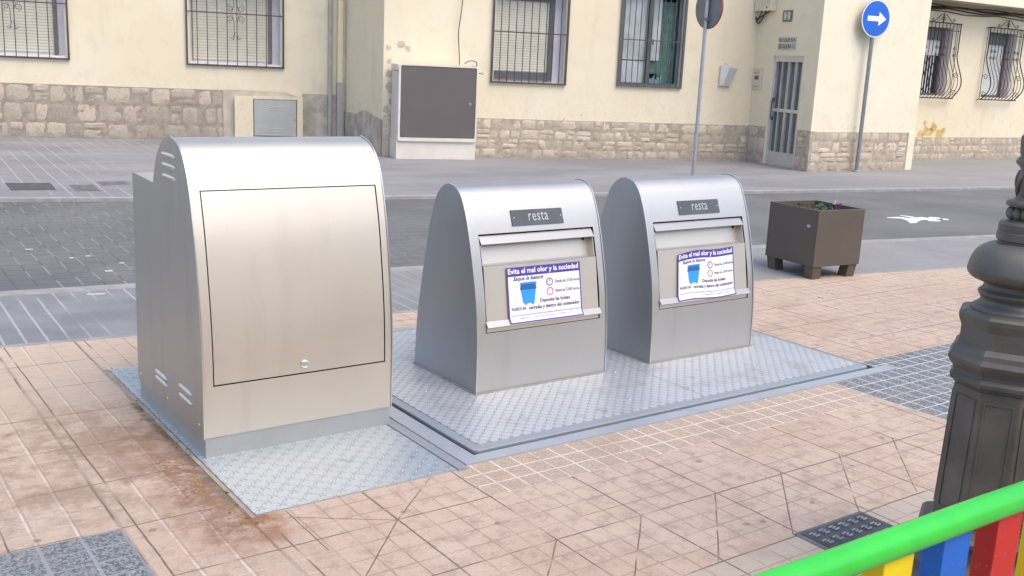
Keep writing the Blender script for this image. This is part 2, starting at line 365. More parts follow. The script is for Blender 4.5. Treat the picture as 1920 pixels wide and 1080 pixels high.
# ------------------------------------------------------------------ mesh helper
def Rz(a): return Matrix.Rotation(a, 4, 'Z')
WM = {}
def thing(name, label, cat, loc=(0, 0, 0), rz=0, group=None):
    o = bpy.data.objects.new(name, None); COL.objects.link(o); o.empty_display_size = .1
    o.location = loc; o.rotation_euler = (0, 0, rz); o['label'] = label; o['category'] = cat
    if group: o['group'] = group
    WM[o.name] = Matrix.Translation(Vector(loc)) @ Rz(rz); return o
class MB:
    def __init__(s, F=None): s.v = []; s.f = []; s.sm = []; s.F = F; s.tone = []; s.ct = 0
    def P(s, *p):
        p = Vector(p)
        if s.F: p = Vector(s.F(*p))
        s.v.append(p); s.tone.append(s.ct); return len(s.v) - 1
    def face(s, idx, smooth=False): s.f.append(tuple(idx)); s.sm.append(smooth); return s
    def poly(s, pts, smooth=False): s.face([s.P(*p) for p in pts], smooth); return s
    def box(s, x0, x1, y0, y1, z0, z1):
        i = [s.P(x, y, z) for x in (x0, x1) for y in (y0, y1) for z in (z0, z1)]
        for q in ((0, 1, 3, 2), (4, 6, 7, 5), (0, 4, 5, 1), (2, 3, 7, 6), (0, 2, 6, 4), (1, 5, 7, 3)): s.face([i[k] for k in q])
        return s
    def prism(s, pts, z0, z1):
        a = [s.P(x, y, z0) for x, y in pts]; b = [s.P(x, y, z1) for x, y in pts]; n = len(pts)
        s.face(a[::-1]); s.face(b)
        for k in range(n): s.face((a[k], a[(k + 1) % n], b[(k + 1) % n], b[k]))
        return s
    def tube(s, pts, r, n=6, cap=True, closed=False):
        pts = [Vector(p) for p in pts]; rings = []; prev = None
        for k, p in enumerate(pts):
            a = pts[max(k - 1, 0)]; b = pts[min(k + 1, len(pts) - 1)]; d = (b - a).normalized()
            up = Vector((0, 0, 1)) if abs(d.z) < .9 else Vector((1, 0, 0))
            if prev is None: e1 = d.cross(up).normalized()
            else: e1 = (prev - d * prev.dot(d)).normalized()
            prev = e1; e2 = d.cross(e1); rr = r[k] if isinstance(r, (list, tuple)) else r
            rings.append([s.P(*(p + (e1 * cos(2 * pi * j / n) + e2 * sin(2 * pi * j / n)) * rr)) for j in range(n)])
        for a, b in zip(rings, rings[1:]):
            for j in range(n): s.face((a[j], a[(j + 1) % n], b[(j + 1) % n], b[j]), n > 4)
        if cap: s.face(rings[0][::-1]); s.face(rings[-1])
        return s
    def lathe(s, prof, n=24, c=(0, 0), ph=0, smooth=True, lo=0):
        rings = [[s.P(c[0] + r * cos(2 * pi * j / n + ph), c[1] + r * sin(2 * pi * j / n + ph), z) for j in range(n)] for r, z in prof]
        for a, b in zip(rings, rings[1:]):
            for j in range(n): s.face((a[j], a[(j + 1) % n], b[(j + 1) % n], b[j]), smooth)
        s.face(rings[0][::-1]); s.face(rings[-1]); return s
    def build(s, name, mat, parent=None, bevel=0, auto=35, mats=None):
        me = bpy.data.meshes.new(name)
        o = bpy.data.objects.new(name, me); COL.objects.link(o)
        inv = Matrix.Identity(4)
        if parent is not None:
            inv = WM[parent.name].inverted(); o.parent = parent; WM[o.name] = WM[parent.name]
        else: WM[o.name] = inv
        me.from_pydata([inv @ v for v in s.v], [], s.f); me.validate()
        for p, q in zip(me.polygons, s.sm): p.use_smooth = q
        import bmesh
        bm = bmesh.new(); bm.from_mesh(me); bmesh.ops.recalc_face_normals(bm, faces=bm.faces)
        bm.to_mesh(me); bm.free()
        me.materials.append(M[mat])
        if any(s.tone):
            at = me.attributes.new('tone', 'FLOAT_COLOR', 'POINT')
            for k, tn in enumerate(s.tone): at.data[k].color = (tn, tn, tn, 1)
        if any(s.sm):
            try: me.set_sharp_from_angle(angle=radians(auto))
            except Exception: pass
        if bevel:
            b = o.modifiers.new('bevel', 'BEVEL'); b.width = bevel; b.segments = 2; b.limit_method = 'ANGLE'; b.angle_limit = radians(40)
        return o
def tag(o, label, cat, group=None, kind=None):
    if label: o['label'] = label
    if cat: o['category'] = cat
    if group: o['group'] = group
    if kind: o['kind'] = kind
    return o
def frame(ax, ay, bx, by):             # wall frame: s along a->b, y into the wall, z up
    L = sqrt((bx - ax) ** 2 + (by - ay) ** 2); dx, dy = (bx - ax) / L, (by - ay) / L
    f = lambda s, y, z: (ax + dx * s - dy * y, ay + dy * s + dx * y, z)
    f.L = L; f.az = atan2(dy, dx); return f
def text_mesh(mb, txt, x0, y0, w, h, put, shear=0, bold=0, sp=1):
    c = bpy.data.curves.new('t', 'FONT'); c.body = txt; c.shear = shear; c.offset = bold; c.space_character = sp; c.resolution_u = 2
    o = bpy.data.objects.new('t', c); COL.objects.link(o)
    me = bpy.data.meshes.new_from_object(o.evaluated_get(bpy.context.evaluated_depsgraph_get()))
    if len(me.vertices):
        xs = [v.co.x for v in me.vertices]; ys = [v.co.y for v in me.vertices]
        sx = w / max(max(xs) - min(xs), 1e-6); mxs, mys = min(xs), min(ys); sy = h / max(max(ys) - mys, 1e-6)
        base = len(mb.v)
        for v in me.vertices:
            mb.v.append(Vector(put(x0 + (v.co.x - mxs) * sx, y0 + (v.co.y - mys) * sy))); mb.tone.append(0)
        for p in me.polygons: mb.f.append(tuple(base + i for i in p.vertices)); mb.sm.append(False)
    bpy.data.objects.remove(o); bpy.data.curves.remove(c); bpy.data.meshes.remove(me)
def spline(P, n=6):
    out = []
    for k in range(len(P) - 1):
        p0 = P[max(k - 1, 0)]; p1 = P[k]; p2 = P[k + 1]; p3 = P[min(k + 2, len(P) - 1)]
        for j in range(n):
            t = j / n
            out.append(tuple(.5 * (2 * p1[i] + (p2[i] - p0[i]) * t + (2 * p0[i] - 5 * p1[i] + 4 * p2[i] - p3[i]) * t * t + (3 * p1[i] - p0[i] - 3 * p2[i] + p3[i]) * t ** 3) for i in range(len(p1))))
    out.append(tuple(P[-1])); return out
def interp(P, z):
    for a, b in zip(P, P[1:]):
        if a[1] <= z <= b[1] and b[1] > a[1]: return a[0] + (b[0] - a[0]) * (z - a[1]) / (b[1] - a[1])
    return P[-1][0]
def spiral(c, r, a0, turns, n=14, rend=.25):     # points in 2D, from outside to inside
    return [(c[0] + r * (1 - (1 - rend) * k / n) * cos(a0 + turns * 2 * pi * k / n), c[1] + r * (1 - (1 - rend) * k / n) * sin(a0 + turns * 2 * pi * k / n)) for k in range(n + 1)]

# ------------------------------------------------------------------ ground, road, pavements
tag(MB().poly([(-150, -150, -.06), (150, -150, -.06), (150, 150, -.06), (-150, 150, -.06)]).build('ground', 'earth'), 'dark ground under the street', 'ground', kind='structure')
AZB = radians(10); OB = (1.663, 3.768)
def fb(u, v, z=0):
    return (OB[0] + cos(AZB) * u - sin(AZB) * v, OB[1] + sin(AZB) * u + cos(AZB) * v, z)
def tob(x, y):
    x -= OB[0]; y -= OB[1]; return (cos(AZB) * x + sin(AZB) * y, -sin(AZB) * x + cos(AZB) * y)
def pk(x): return 6.22 + .078 * x if x < 6 else 6.688
def kerbn(x): return 7.70 + .068 * x if x < 7 else 8.176
def kerbf(x): return 12.28 - .085 * x if x < 3 else 12.025
pav = bpy.data.objects.new('x', None)
mb = MB(); xs = [-30, 0, 3, 6, 7, 10, 40]
pts = [(-30, -30), (40, -30)] + [(x, pk(x)) for x in xs[::-1]]
mb = MB().poly([tob(x, y) + (0,) for x, y in pts]); pav = mb.build('pavement', 'pink')
pav.location = (OB[0], OB[1], 0); pav.rotation_euler = (0, 0, AZB)
tag(pav, 'pink square paving slabs with grey textured slabs around the steel platform', 'pavement', kind='structure')
def ribbon(name, mat, fa, fb_, z, label, cat, x0=-30, x1=60, zd=None):
    X = sorted(set([x0, -10, 0, 1.5, 3, 4.5, 6, 7, 10, 16, 30, x1])); X = [x for x in X if x0 <= x <= x1]
    m = MB(); A = [m.P(x, fa(x), z) for x in X]; B = [m.P(x, fb_(x), z) for x in X]
    for k in range(len(X) - 1): m.face((A[k], A[k + 1], B[k + 1], B[k]))
    if zd is not None:
        A2 = [m.P(x, fa(x), zd) for x in X]; B2 = [m.P(x, fb_(x), zd) for x in X]
        for k in range(len(X) - 1): m.face((A[k], A[k + 1], A2[k + 1], A2[k])); m.face((B[k], B[k + 1], B2[k + 1], B2[k]))
    return tag(m.build(name, mat), label, cat, kind='structure')
ribbon('joint_strip', 'kerb', pk, lambda x: pk(x) + .055, 0, 'narrow cement joint between pink and grey paving', 'pavement')
ribbon('pavement', 'strip', lambda x: pk(x) + .055, lambda x: kerbn(x) - .16, 0, 'band of blue grey block paving beside the road', 'pavement')
ribbon('kerb', 'kerb', lambda x: kerbn(x) - .16, kerbn, 0, 'low pale granite kerb on the near side of the road', 'kerb', zd=-.05)
ribbon('road', 'road', kerbn, kerbf, -.03, 'dark grey paved road with pale dashed joints', 'road')
ribbon('kerb', 'kerb_w', kerbf, lambda x: kerbf(x) + .13, .008, 'white edged kerb on the far side of the road', 'kerb', zd=-.05)
ribbon('pavement', 'far', lambda x: kerbf(x) + .13, lambda x: 26, 0, 'pale grey pavement in front of the building', 'pavement')
ped = [[(10.39, 9.79), (10.45, 9.8), (10.52, 9.64), (10.41, 9.60)],
       [(10.0, 9.64), (10.08, 9.68), (10.28, 9.69), (10.33, 9.58), (10.44, 9.59), (10.6, 9.62), (10.64, 9.54), (10.75, 9.62), (10.85, 9.53), (10.78, 9.47), (10.64, 9.44), (10.65, 9.35), (10.54, 9.26), (10.41, 9.31), (10.47, 9.41), (10.35, 9.39), (10.21, 9.31), (10.08, 9.21), (9.97, 9.21), (10.12, 9.40), (10.18, 9.56)],
       [(10.82, 9.48), (10.87, 9.43), (10.80, 9.34), (10.72, 9.36)]]
m = MB()
for p in ped: m.poly([(x, y, -.026) for x, y in p])
tag(m.build('road_marking', 'rpaint'), 'white painted walking person symbol on the dark road', 'road marking', kind='structure')

# ------------------------------------------------------------------ steel platform and floor plate
P = thing('floor_plate', 'pale blue galvanised tread plate under the large steel container', 'floor plate', fb(-.96, -.02), AZB)
MB(fb).box(-.955, -.065, -.02, 2.03, -.02, .006).build('tread_plate', 'tread', P)
MB(fb).box(-.975, -.958, -.03, 2.05, -.02, .003).build('cement_edge', 'mortar_d', P)
for u in (-.058, -.028): MB(fb).box(u, u + .022, -.03, 2.03, -.02, .009 if u < -.04 else .004).build('side_rail', 'galv_d', P)
P = thing('container_platform', 'galvanised steel platform with a raised fine tread lid under the two small containers', 'platform', fb(0, 0), AZB)
m = MB(fb)
m.box(0, 3.09, 0, .075, -.02, .008); m.box(0, .085, .075, 2.1, -.02, .008); m.box(0, 3.09, 2.06, 2.12, -.02, .008)
m.build('outer_frame', 'galv', P)
MB(fb).box(.086, 3.0, .076, 2.058, -.02, .0015).build('dark_gap', 'black', P)
def rrect(u0, u1, v0, v1, r, n=5):
    o = []
    for cx, cy, a in ((u1 - r, v0 + r, -pi / 2), (u1 - r, v1 - r, 0), (u0 + r, v1 - r, pi / 2), (u0 + r, v0 + r, pi)):
        o += [(cx + r * cos(a + k * pi / 2 / n), cy + r * sin(a + k * pi / 2 / n)) for k in range(n + 1)]
    return o
MB(fb).prism(rrect(.10, 2.945, .09, 2.04, .035), -.01, .018).build('lid_rim', 'galv_d', P, bevel=.003)
for a, b in ((.15, 1.598), (1.602, 2.90)):
    MB(fb).prism(rrect(a, b, .15, 1.99, .006), 0, .0225).build('lid_plate', 'tread2', P)
for u, v in [(.33, .9), (.42, .62), (.25, .35), (.55, .35), (.95, .66), (1.2, .3), (1.45, .7), (.3, 1.2), (.8, .5), (1.9, .5), (2.3, .4), (2.7, .9)]:
    m = MB(fb); ring = [m.P(u + .008 * cos(j * pi / 4), v + .008 * sin(j * pi / 4), .0225) for j in range(8)]; r2 = [m.P(u + .005 * cos(j * pi / 4), v + .005 * sin(j * pi / 4), .027) for j in range(8)]
    for j in range(8): m.face((ring[j], ring[(j + 1) % 8], r2[(j + 1) % 8], r2[j]))
    m.face(r2); m.build('rivet', 'galv_d', P)

# ------------------------------------------------------------------ steel containers
def container(name, label, cat, u0, v0, wd, front, back, hole, mats, side_extra=None, group=None):
    """front: (y,z) profile bottom -> crown, back: crown -> bottom rear"""
    T = thing(name, label, cat, fb(u0, v0), AZB, group)
    F = lambda x, y, z: fb(u0 + x, v0 + y, z)
    sp = spline(front, 6); z0, z1 = hole[2], hole[3]
    zs = [p[1] for p in sp]; prof = []
    for a, b in zip(sp, sp[1:]):
        prof.append(a)
        for zz in (z0, z1):
            if a[1] < zz - 1e-5 and b[1] > zz + 1e-5:
                k = (zz - a[1]) / (b[1] - a[1]); prof.append((a[0] + (b[0] - a[0]) * k, zz))
    prof.append(sp[-1]); bk = spline(back[0], 5) + list(back[1:][0])
    m = MB(F); cols = (0, hole[0], hole[1], wd)
    rows = [[m.P(x, p[0], p[1]) for x in cols] for p in prof]
    for k in range(len(rows) - 1):
        zc = (prof[k][1] + prof[k + 1][1]) / 2
        for c in range(3):
            if c == 1 and z0 < zc < z1: continue
            m.face((rows[k][c], rows[k][c + 1], rows[k + 1][c + 1], rows[k + 1][c]), True)
    rowsb = [[rows[-1][0], rows[-1][3]]] + [[m.P(x, p[0], p[1]) for x in (0, wd)] for p in bk[1:]]
    for a, b in zip(rowsb, rowsb[1:]): m.face((a[0], a[1], b[1], b[0]), True)
    m.build('shell', mats[0], T, auto=40)
    full = prof + bk[1:]
    cen = (sum(p[0] for p in full) / len(full), .55)
    for x in (0, wd):
        sm = MB(F); d = -.0035 if x == 0 else .0035
        def off(p):
            dx, dy = p[0] - cen[0], p[1] - cen[1]; L = sqrt(dx * dx + dy * dy); return (p[0] + dx / L * .004, max(p[1] + dy / L * .004, 0 if p[1] < .02 else p[1] - 1))
        A = [sm.P(x + d, *off(p)) for p in full]; B = [sm.P(x - d * .2, *off(p)) for p in full]; n = len(full)
        sm.face(A)
        for k in range(n): sm.face((A[k], A[(k + 1) % n], B[(k + 1) % n], B[k]))
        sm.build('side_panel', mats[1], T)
        sm = MB(F); pts = [(x + d * .8, off(p)[0], off(p)[1]) for p in prof]
        sm.tube(pts, .003, 5).build('edge_trim', 'steel_edge', T)
    # dark frame behind the opening
    hz = [p for p in prof if z0 - 1e-4 <= p[1] <= z1 + 1e-4]
    m = MB(F); r = [[m.P(x, p[0] + dy, p[1]) for x, dy in ((hole[0], 0), (hole[0], .10), (hole[1], .10), (hole[1], 0))] for p in hz]
    for a, b in zip(r, r[1:]):
        for c in range(3): m.face((a[c], a[c + 1], b[c + 1], b[c]))
    m.face(r[0]); m.face(r[-1])
    m.build('opening_frame', 'black', T)
    return T, F, prof
ZTOP = .0225
fS = [(0, 0), (.003, .12), (.008, .25), (.018, .36), (.036, .49), (.07, .64), (.106, .776), (.142, .885), (.176, .965), (.21, 1.022), (.257, 1.06), (.31, 1.072)]
bS = [[(.31, 1.072), (.36, 1.063), (.40, 1.04), (.44, 1.0), (.468, .94), (.504, .829), (.545, .647), (.581, .463), (.612, .274), (.628, 0)], []]
def sticker(T, F, prof, warp):
    # flap plane from z .675 to .394, then the pull lip
    def S(a, b):
        u = .197 + a * .492; z = .375 + b * .285
        if warp: z -= .035 * max(0, .45 - a) ** 1.3 * max(0, b - .3) * 2 ; u += .02 * (1 - a) * b; z += .004 * sin(a * 7)
        if z > .400: y = .024 + (.0755 - .024) * (z - .394) / (.675 - .394) - .006
        else: y = .0185 - (.400 - z) * .75
        return u, y, z
    def put(dz): return lambda a, b: F(S(a, b)[0], S(a, b)[1] - dz, S(a, b)[2])
    def grid(m, a0, a1, b0, b1, dz, nx=12, ny=10):
        g = [[m.P(S(a0 + (a1 - a0) * i / nx, b0 + (b1 - b0) * j / ny)[0], S(0, b0 + (b1 - b0) * j / ny)[1] * 0 + S(a0 + (a1 - a0) * i / nx, b0 + (b1 - b0) * j / ny)[1] - dz, S(a0 + (a1 - a0) * i / nx, b0 + (b1 - b0) * j / ny)[2]) for i in range(nx + 1)] for j in range(ny + 1)]
        for j in range(ny):
            for i in range(nx): m.face((g[j][i], g[j][i + 1], g[j + 1][i + 1], g[j + 1][i]), True)
    m = MB(F); grid(m, 0, 1, 0, 1, 0, 14, 20); st = m.build('sticker', 'paper', T)
    m = MB(F); grid(m, 0, 1, .835, 1, .0007, 14, 4); grid(m, 0, .018, 0, .835, .0007, 1, 16); grid(m, .985, 1, 0, .835, .0007, 1, 16); grid(m, .018, .985, 0, .018, .0007, 12, 1)
    m.build('header_band', 'navy', st)
    m = MB(); text_mesh(m, 'Evita el mal olor y la suciedad', .022, .850, .95, .128, put(.0014), bold=.018); m.build('header_lettering', 'white', st)
    m = MB(); text_mesh(m, 'Saque la basura', .08, .735, .40, .095, put(.0022), shear=.4, bold=.012)
    text_mesh(m, 'Desde las 21:00 horas', .64, .65, .34, .055, put(.0012), bold=.01); text_mesh(m, 'Hasta las 23:00 horas', .64, .48, .33, .055, put(.0012), bold=.01)
    text_mesh(m, 'Deposita las bolsas', .425, .305, .41, .085, put(.0012), bold=.022); text_mesh(m, 'cerradas y dentro del contenedor', .27, .19, .70, .09, put(.0012), bold=.022)
    text_mesh(m, '965855184', .04, .215, .19, .06, put(.0012), bold=.012)
    text_mesh(m, 'CADA VEZ QUE SACAS LA BASURA FUERA DEL HORARIO ESTABLECIDO ESTAS PERJUDICANDO', .04, .105, .93, .032, put(.0012), bold=.004)
    text_mesh(m, 'LA IMAGEN DE TU CIUDAD Y EN CONSECUENCIA, LOS INTERESES DE TODOS.', .13, .055, .76, .032, put(.0012), bold=.004)
    m.build('printed_lettering', 'ink', st)
    # plain wheeled bin picture (no face)
    def rp(m, pts, dz): m.v += [Vector(put(dz)(a, b)) for a, b in pts]; m.tone += [0] * len(pts); k = len(m.v) - len(pts); m.face(range(k, k + len(pts)))
    m = MB(); rp(m, [(.20, .33), (.35, .33), (.375, .58), (.175, .58)], .0012); m.build('bin_picture', 'cyan', st)
    m = MB(); rp(m, [(.165, .58), (.385, .58), (.375, .70), (.18, .70)], .0013); m.build('bin_picture_lid', 'cyan_d', st)
    m = MB(); rp(m, [(.165, .68), (.392, .68), (.385, .715), (.175, .715)], .0016); rp(m, [(.22, .305), (.25, .305), (.25, .33), (.22, .33)], .0016); rp(m, [(.31, .305), (.34, .305), (.34, .33), (.31, .33)], .0016); m.build('bin_picture_rim', 'cyan', st)
    for cb, mat, hh in ((.68, 'ink', (.0, .05, -.035, .0)), (.505, 'red_ink', (-.02, .035, .0, .05))):
        m = MB(); n = 20
        A = [Vector(put(.0013)(.565 + .047 * cos(2 * pi * k / n), cb + .075 * sin(2 * pi * k / n))) for k in range(n)]
        B = [Vector(put(.0013)(.565 + .040 * cos(2 * pi * k / n), cb + .064 * sin(2 * pi * k / n))) for k in range(n)]
        m.v += A + B; m.tone += [0] * 2 * n
        for k in range(n): m.face((k, (k + 1) % n, n + (k + 1) % n, n + k))
        for k in range(12):
            a = k * pi / 6; ca, sa = cos(a), sin(a)
            rp(m, [(.565 + .039 * ca - .003 * sa, cb + .062 * sa + .004 * ca), (.565 + .03 * ca - .003 * sa, cb + .048 * sa + .004 * ca), (.565 + .03 * ca + .003 * sa, cb + .048 * sa - .004 * ca), (.565 + .039 * ca + .003 * sa, cb + .062 * sa - .004 * ca)], .0013)
        rp(m, [(.563, cb), (.563 + hh[0], cb + hh[1]), (.568 + hh[0], cb + hh[1]), (.568, cb)], .0014)
        rp(m, [(.565, cb - .004), (.565 + (hh[2] or -.018), cb - .004 + (hh[3] * .5)), (.565 + (hh[2] or -.018), cb + .004 + hh[3] * .5), (.565, cb + .004)], .0014)
        m.build('clock_picture', mat, st)
def small(u0, v0, wd, label, warp):
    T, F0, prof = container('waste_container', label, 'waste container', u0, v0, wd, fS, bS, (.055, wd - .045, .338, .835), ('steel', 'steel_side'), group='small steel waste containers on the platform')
    F = F0
    a, b = .062, wd - .052
    y = lambda z: interp(prof, z)
    # hood lip
    MB(F).prism([], 0, 0) if False else None
    def bar(name, prof2, mat, x0=a, x1=b, bev=0):
        m = MB(F); A = [m.P(x0, p[0], p[1]) for p in prof2]; B = [m.P(x1, p[0], p[1]) for p in prof2]; n = len(prof2)
        m.face(A); m.face(B[::-1])
        for k in range(n): m.face((A[k], A[(k + 1) % n], B[(k + 1) % n], B[k]))
        return m.build(name, mat, T, bevel=bev)
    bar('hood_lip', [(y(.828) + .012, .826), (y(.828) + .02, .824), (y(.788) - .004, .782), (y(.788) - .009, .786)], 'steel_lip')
    bar('chute_pocket', [(y(.79) + .055, .80), (y(.79) + .06, .80), (y(.68) + .07, .674), (y(.68) + .05, .674)], 'steel_pl')
    bar('pocket_side', [(y(.80) + .004, .80), (y(.79) + .06, .80), (y(.68) + .065, .676), (y(.68) + .003, .676)], 'steel_pl', b - .004, b)
    bar('pocket_side', [(y(.80) + .004, .80), (y(.79) + .06, .80), (y(.68) + .065, .676), (y(.68) + .003, .676)], 'steel_pl', a, a + .004)
    bar('flap_panel', [(.024, .394), (.0755, .675), (y(.68) + .052, .675), (y(.68) + .052, .670), (.082, .668), (.030, .392)], 'steel_pl')
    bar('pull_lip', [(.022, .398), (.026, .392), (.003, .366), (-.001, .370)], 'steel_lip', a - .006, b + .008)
    bar('pocket_ledge_shade', [(.077, .6755), (.077, .6775), (y(.68) + .05, .6775), (y(.68) + .05, .6755)], 'galv_d', a + .002, b - .002)  # darker strip over the flap's top face, pocket shade put into its colour
    bar('lower_strip', [(.019, .3405), (.024, .391), (.030, .391), (.026, .3405)], 'steel_pl')
    m = MB(F)
    cx, cz = b - .035, .765; yy = y(.765) + .056
    m.box(cx - .005, cx + .005, yy - .01, yy - .006, cz - .007, cz + .007); m.build('lock_hole', 'black', T)
    # label plate
    def Pl(x, z, d):
        e = y(z + .01) - y(z - .01); nrm = Vector((0, -.02, e)).normalized(); return F(x, y(.865 + 0) + (z - .865) * (y(.943) - y(.865)) / .078 + nrm.y * d, z + nrm.z * d)
    m = MB(); q = [(.275, .865), (.615, .865), (.615, .943), (.275, .943)]
    A = [m.P(*Pl(x, z, .001)) for x, z in q]; B = [m.P(*Pl(x, z, .006)) for x, z in q]; m.face(A); m.face(B)
    for k in range(4): m.face((A[k], A[(k + 1) % 4], B[(k + 1) % 4], B[k]))
    lp = m.build('label_plate', 'plate', T)
    m = MB(); text_mesh(m, 'resta', .385, .886, .13, .043, lambda x, z: Pl(x, z, .0072), sp=1.1)
    for x in (.29, .60):
        m.face([m.P(*Pl(x + .004 * cos(k * pi / 4), .905 + .004 * sin(k * pi / 4), .0075)) for k in range(8)])
    m.build('plate_lettering', 'plate_t', lp)
    m = MB(F); k_ = ((-.012, wd + .012, -.010, -.001), (-.012, -.004, -.001, .64), (wd + .004, wd + .012, -.001, .64))
    for a_ in k_: m.box(a_[0], a_[1], a_[2], a_[3], .0215, .0275)
    m.build('sealant_bead', 'kerb', T)
    sticker(T, F, prof, warp)
    return T
small(.53, .726, .862, 'small curved steel waste container next to the large housing, its poster lying flat', False)
small(1.745, .727, .855, 'small curved steel waste container nearest the planter, its poster wrinkled at the top left', True)

# large one
fB = [(0, .095), (.001, .2), (.004, .4), (.018, .58), (.045, .767), (.074, .93), (.107, 1.063), (.136, 1.155), (.169, 1.221), (.214, 1.276), (.272, 1.312), (.348, 1.328)]
bB = [[(.348, 1.328), (.413, 1.319), (.485, 1.285), (.544, 1.237), (.586, 1.169), (.612, 1.102)], [(.616, 1.100), (.935, 1.112), (.950, .095)]]
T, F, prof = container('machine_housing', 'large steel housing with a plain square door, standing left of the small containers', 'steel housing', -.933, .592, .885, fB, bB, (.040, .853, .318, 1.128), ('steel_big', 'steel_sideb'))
y = lambda z: interp(prof, z)
m = MB(F); zz = [.3235 + (1.123 - .3235) * k / 24 for k in range(25)]; d = .0015
r = [[m.P(x, y(z) + dy, z) for x, dy in ((.045, .02), (.0455, d), (.8475, d), (.848, .02))] for z in zz]
for a, b in zip(r, r[1:]):
    for c in range(3): m.face((a[c], a[c + 1], b[c + 1], b[c]), c == 1)
m.face(r[0]); m.face(r[-1])
dr = m.build('door', 'steel_big', T, auto=30)
m = MB(F); yy = y(.363)
for rr, dd in ((.019, .0), (.019, -.006), (.014, -.009)):
    pass
rings = [[m.P(.452 + rr * cos(k * pi / 8), yy + dd, .363 + rr * sin(k * pi / 8)) for k in range(16)] for rr, dd in ((.019, .001), (.0185, -.006), (.013, -.0085), (.012, -.005), (.003, -.005))]
for a, b in zip(rings, rings[1:]):
    for j in range(16): m.face((a[j], a[(j + 1) % 16], b[(j + 1) % 16], b[j]), True)
m.face(rings[-1]); m.build('lock', 'steel_edge', dr, auto=50)
MB(F).box(.004, .881, .004, .945, .006, .094).build('plinth', 'galv_p', T)
for x, sg in ((-.0035, -1), (.8885, 1)):
    for v0, v1, z in ((.284, .472, 1.249), (.284, .472, 1.204), (.284, .472, 1.156), (.135, .32, .248), (.135, .32, .205), (.475, .665, .220), (.475, .665, .190)):
        m = MB(F); n = 8; h = .011; rows = []
        for k in range(11):
            tt = k / 10; e = sqrt(max(0, 1 - (2 * abs(tt - .5)) ** 8)); 
            rows.append([m.P(x + sg * (.0005 + .009 * e * sin(pi * j / n)), v0 + (v1 - v0) * tt, z + h * e * cos(pi * j / n)) for j in range(n + 1)])
        for a, b in zip(rows, rows[1:]):
            for j in range(n): m.face((a[j], a[j + 1], b[j + 1], b[j]), True)
        m.build('louvre', 'steel_edge', T)
for v, z in ((.485, .131), (.058, .141), (.902, .132)):
    m = MB(F); A = [m.P(-.0035, v + .007 * cos(k * pi / 4), z + .007 * sin(k * pi / 4)) for k in range(8)]; B = [m.P(-.0075, v + .005 * cos(k * pi / 4), z + .005 * sin(k * pi / 4)) for k in range(8)]
    for j in range(8): m.face((A[j], A[(j + 1) % 8], B[(j + 1) % 8], B[j]))
    m.face(B); m.build('screw', 'steel_edge', T)

# ------------------------------------------------------------------ the building
BLD = thing('apartment_building', 'cream plastered apartment block with a rough stone base across the road', 'building', (5.75, 17.25, 0))
fL = frame(-6, 20.92, 5.8, 19.74); fJ = frame(5.8, 19.74, 5.75, 17.25); fC = frame(5.75, 17.25, 13.032, 16.393)
fD = frame(13.032, 16.393, 12.97, 14.53); fR = frame(12.97, 14.53, 15.84, 14.81); fE = frame(15.84, 14.81, 15.7, 16.43); fFR = frame(15.7, 16.43, 24, 17.35)
HT = 7.5
def wall(f, s0, s1, holes, mat, H=HT):
    m = MB(f); ss = sorted(set([s0, s1] + [h[0] for h in holes] + [h[1] for h in holes])); zs = sorted(set([0, H] + [h[2] for h in holes] + [h[3] for h in holes]))
    for i in range(len(ss) - 1):
        for j in range(len(zs) - 1):
            sc, zc = (ss[i] + ss[i + 1]) / 2, (zs[j] + zs[j + 1]) / 2
            if any(h[0] < sc < h[1] and h[2] < zc < h[3] for h in holes): continue
            m.poly([(ss[i], 0, zs[j]), (ss[i + 1], 0, zs[j]), (ss[i + 1], 0, zs[j + 1]), (ss[i], 0, zs[j + 1])])
    return m.build('wall', mat, BLD)
def reveal(f, h, d, mat, parent):
    m = MB(f); a, b, c, e = h[:4]
    m.poly([(a, 0, c), (a, d, c), (a, d, e), (a, 0, e)]); m.poly([(b, 0, c), (b, d, c), (b, d, e), (b, 0, e)])
    m.poly([(a, 0, c), (b, 0, c), (b, d, c), (a, d, c)]); m.poly([(a, 0, e), (b, 0, e), (b, d, e), (a, d, e)])
    return m.build('reveal', mat, parent)
hL = [(8.98, 10.63, 1.42, 2.95), (5.22, 6.87, 1.42, 2.95)]
hC = [(2.0, 3.34, 1.37, 2.97), (4.46, 5.72, 1.39, 3.05)]
hF = [(1.98, 3.0, 1.42, 2.88), (4.32, 5.36, 1.42, 2.88)]
hD = [(.60, 1.47, 0, 2.06)]
wall(fL, -8, fL.L, hL, 'plaster'); wall(fJ, 0, fJ.L, [], 'plaster'); wall(fC, 0, fC.L, hC, 'plaster'); wall(fD, 0, fD.L, hD, 'plaster')
wall(fR, 0, fR.L, [], 'plaster2'); wall(fE, 0, fE.L, [], 'plaster2'); wall(fFR, 0, 26, hF, 'plaster')
MB().poly([(-14, 21.7, HT), (5.8, 19.74, HT), (5.75, 17.25, HT), (13.03, 16.39, HT), (12.97, 14.53, HT), (15.84, 14.81, HT), (15.7, 16.43, HT), (41, 19.3, HT), (41, 34, HT), (-14, 34, HT)]).build('roof', 'kerb', BLD)

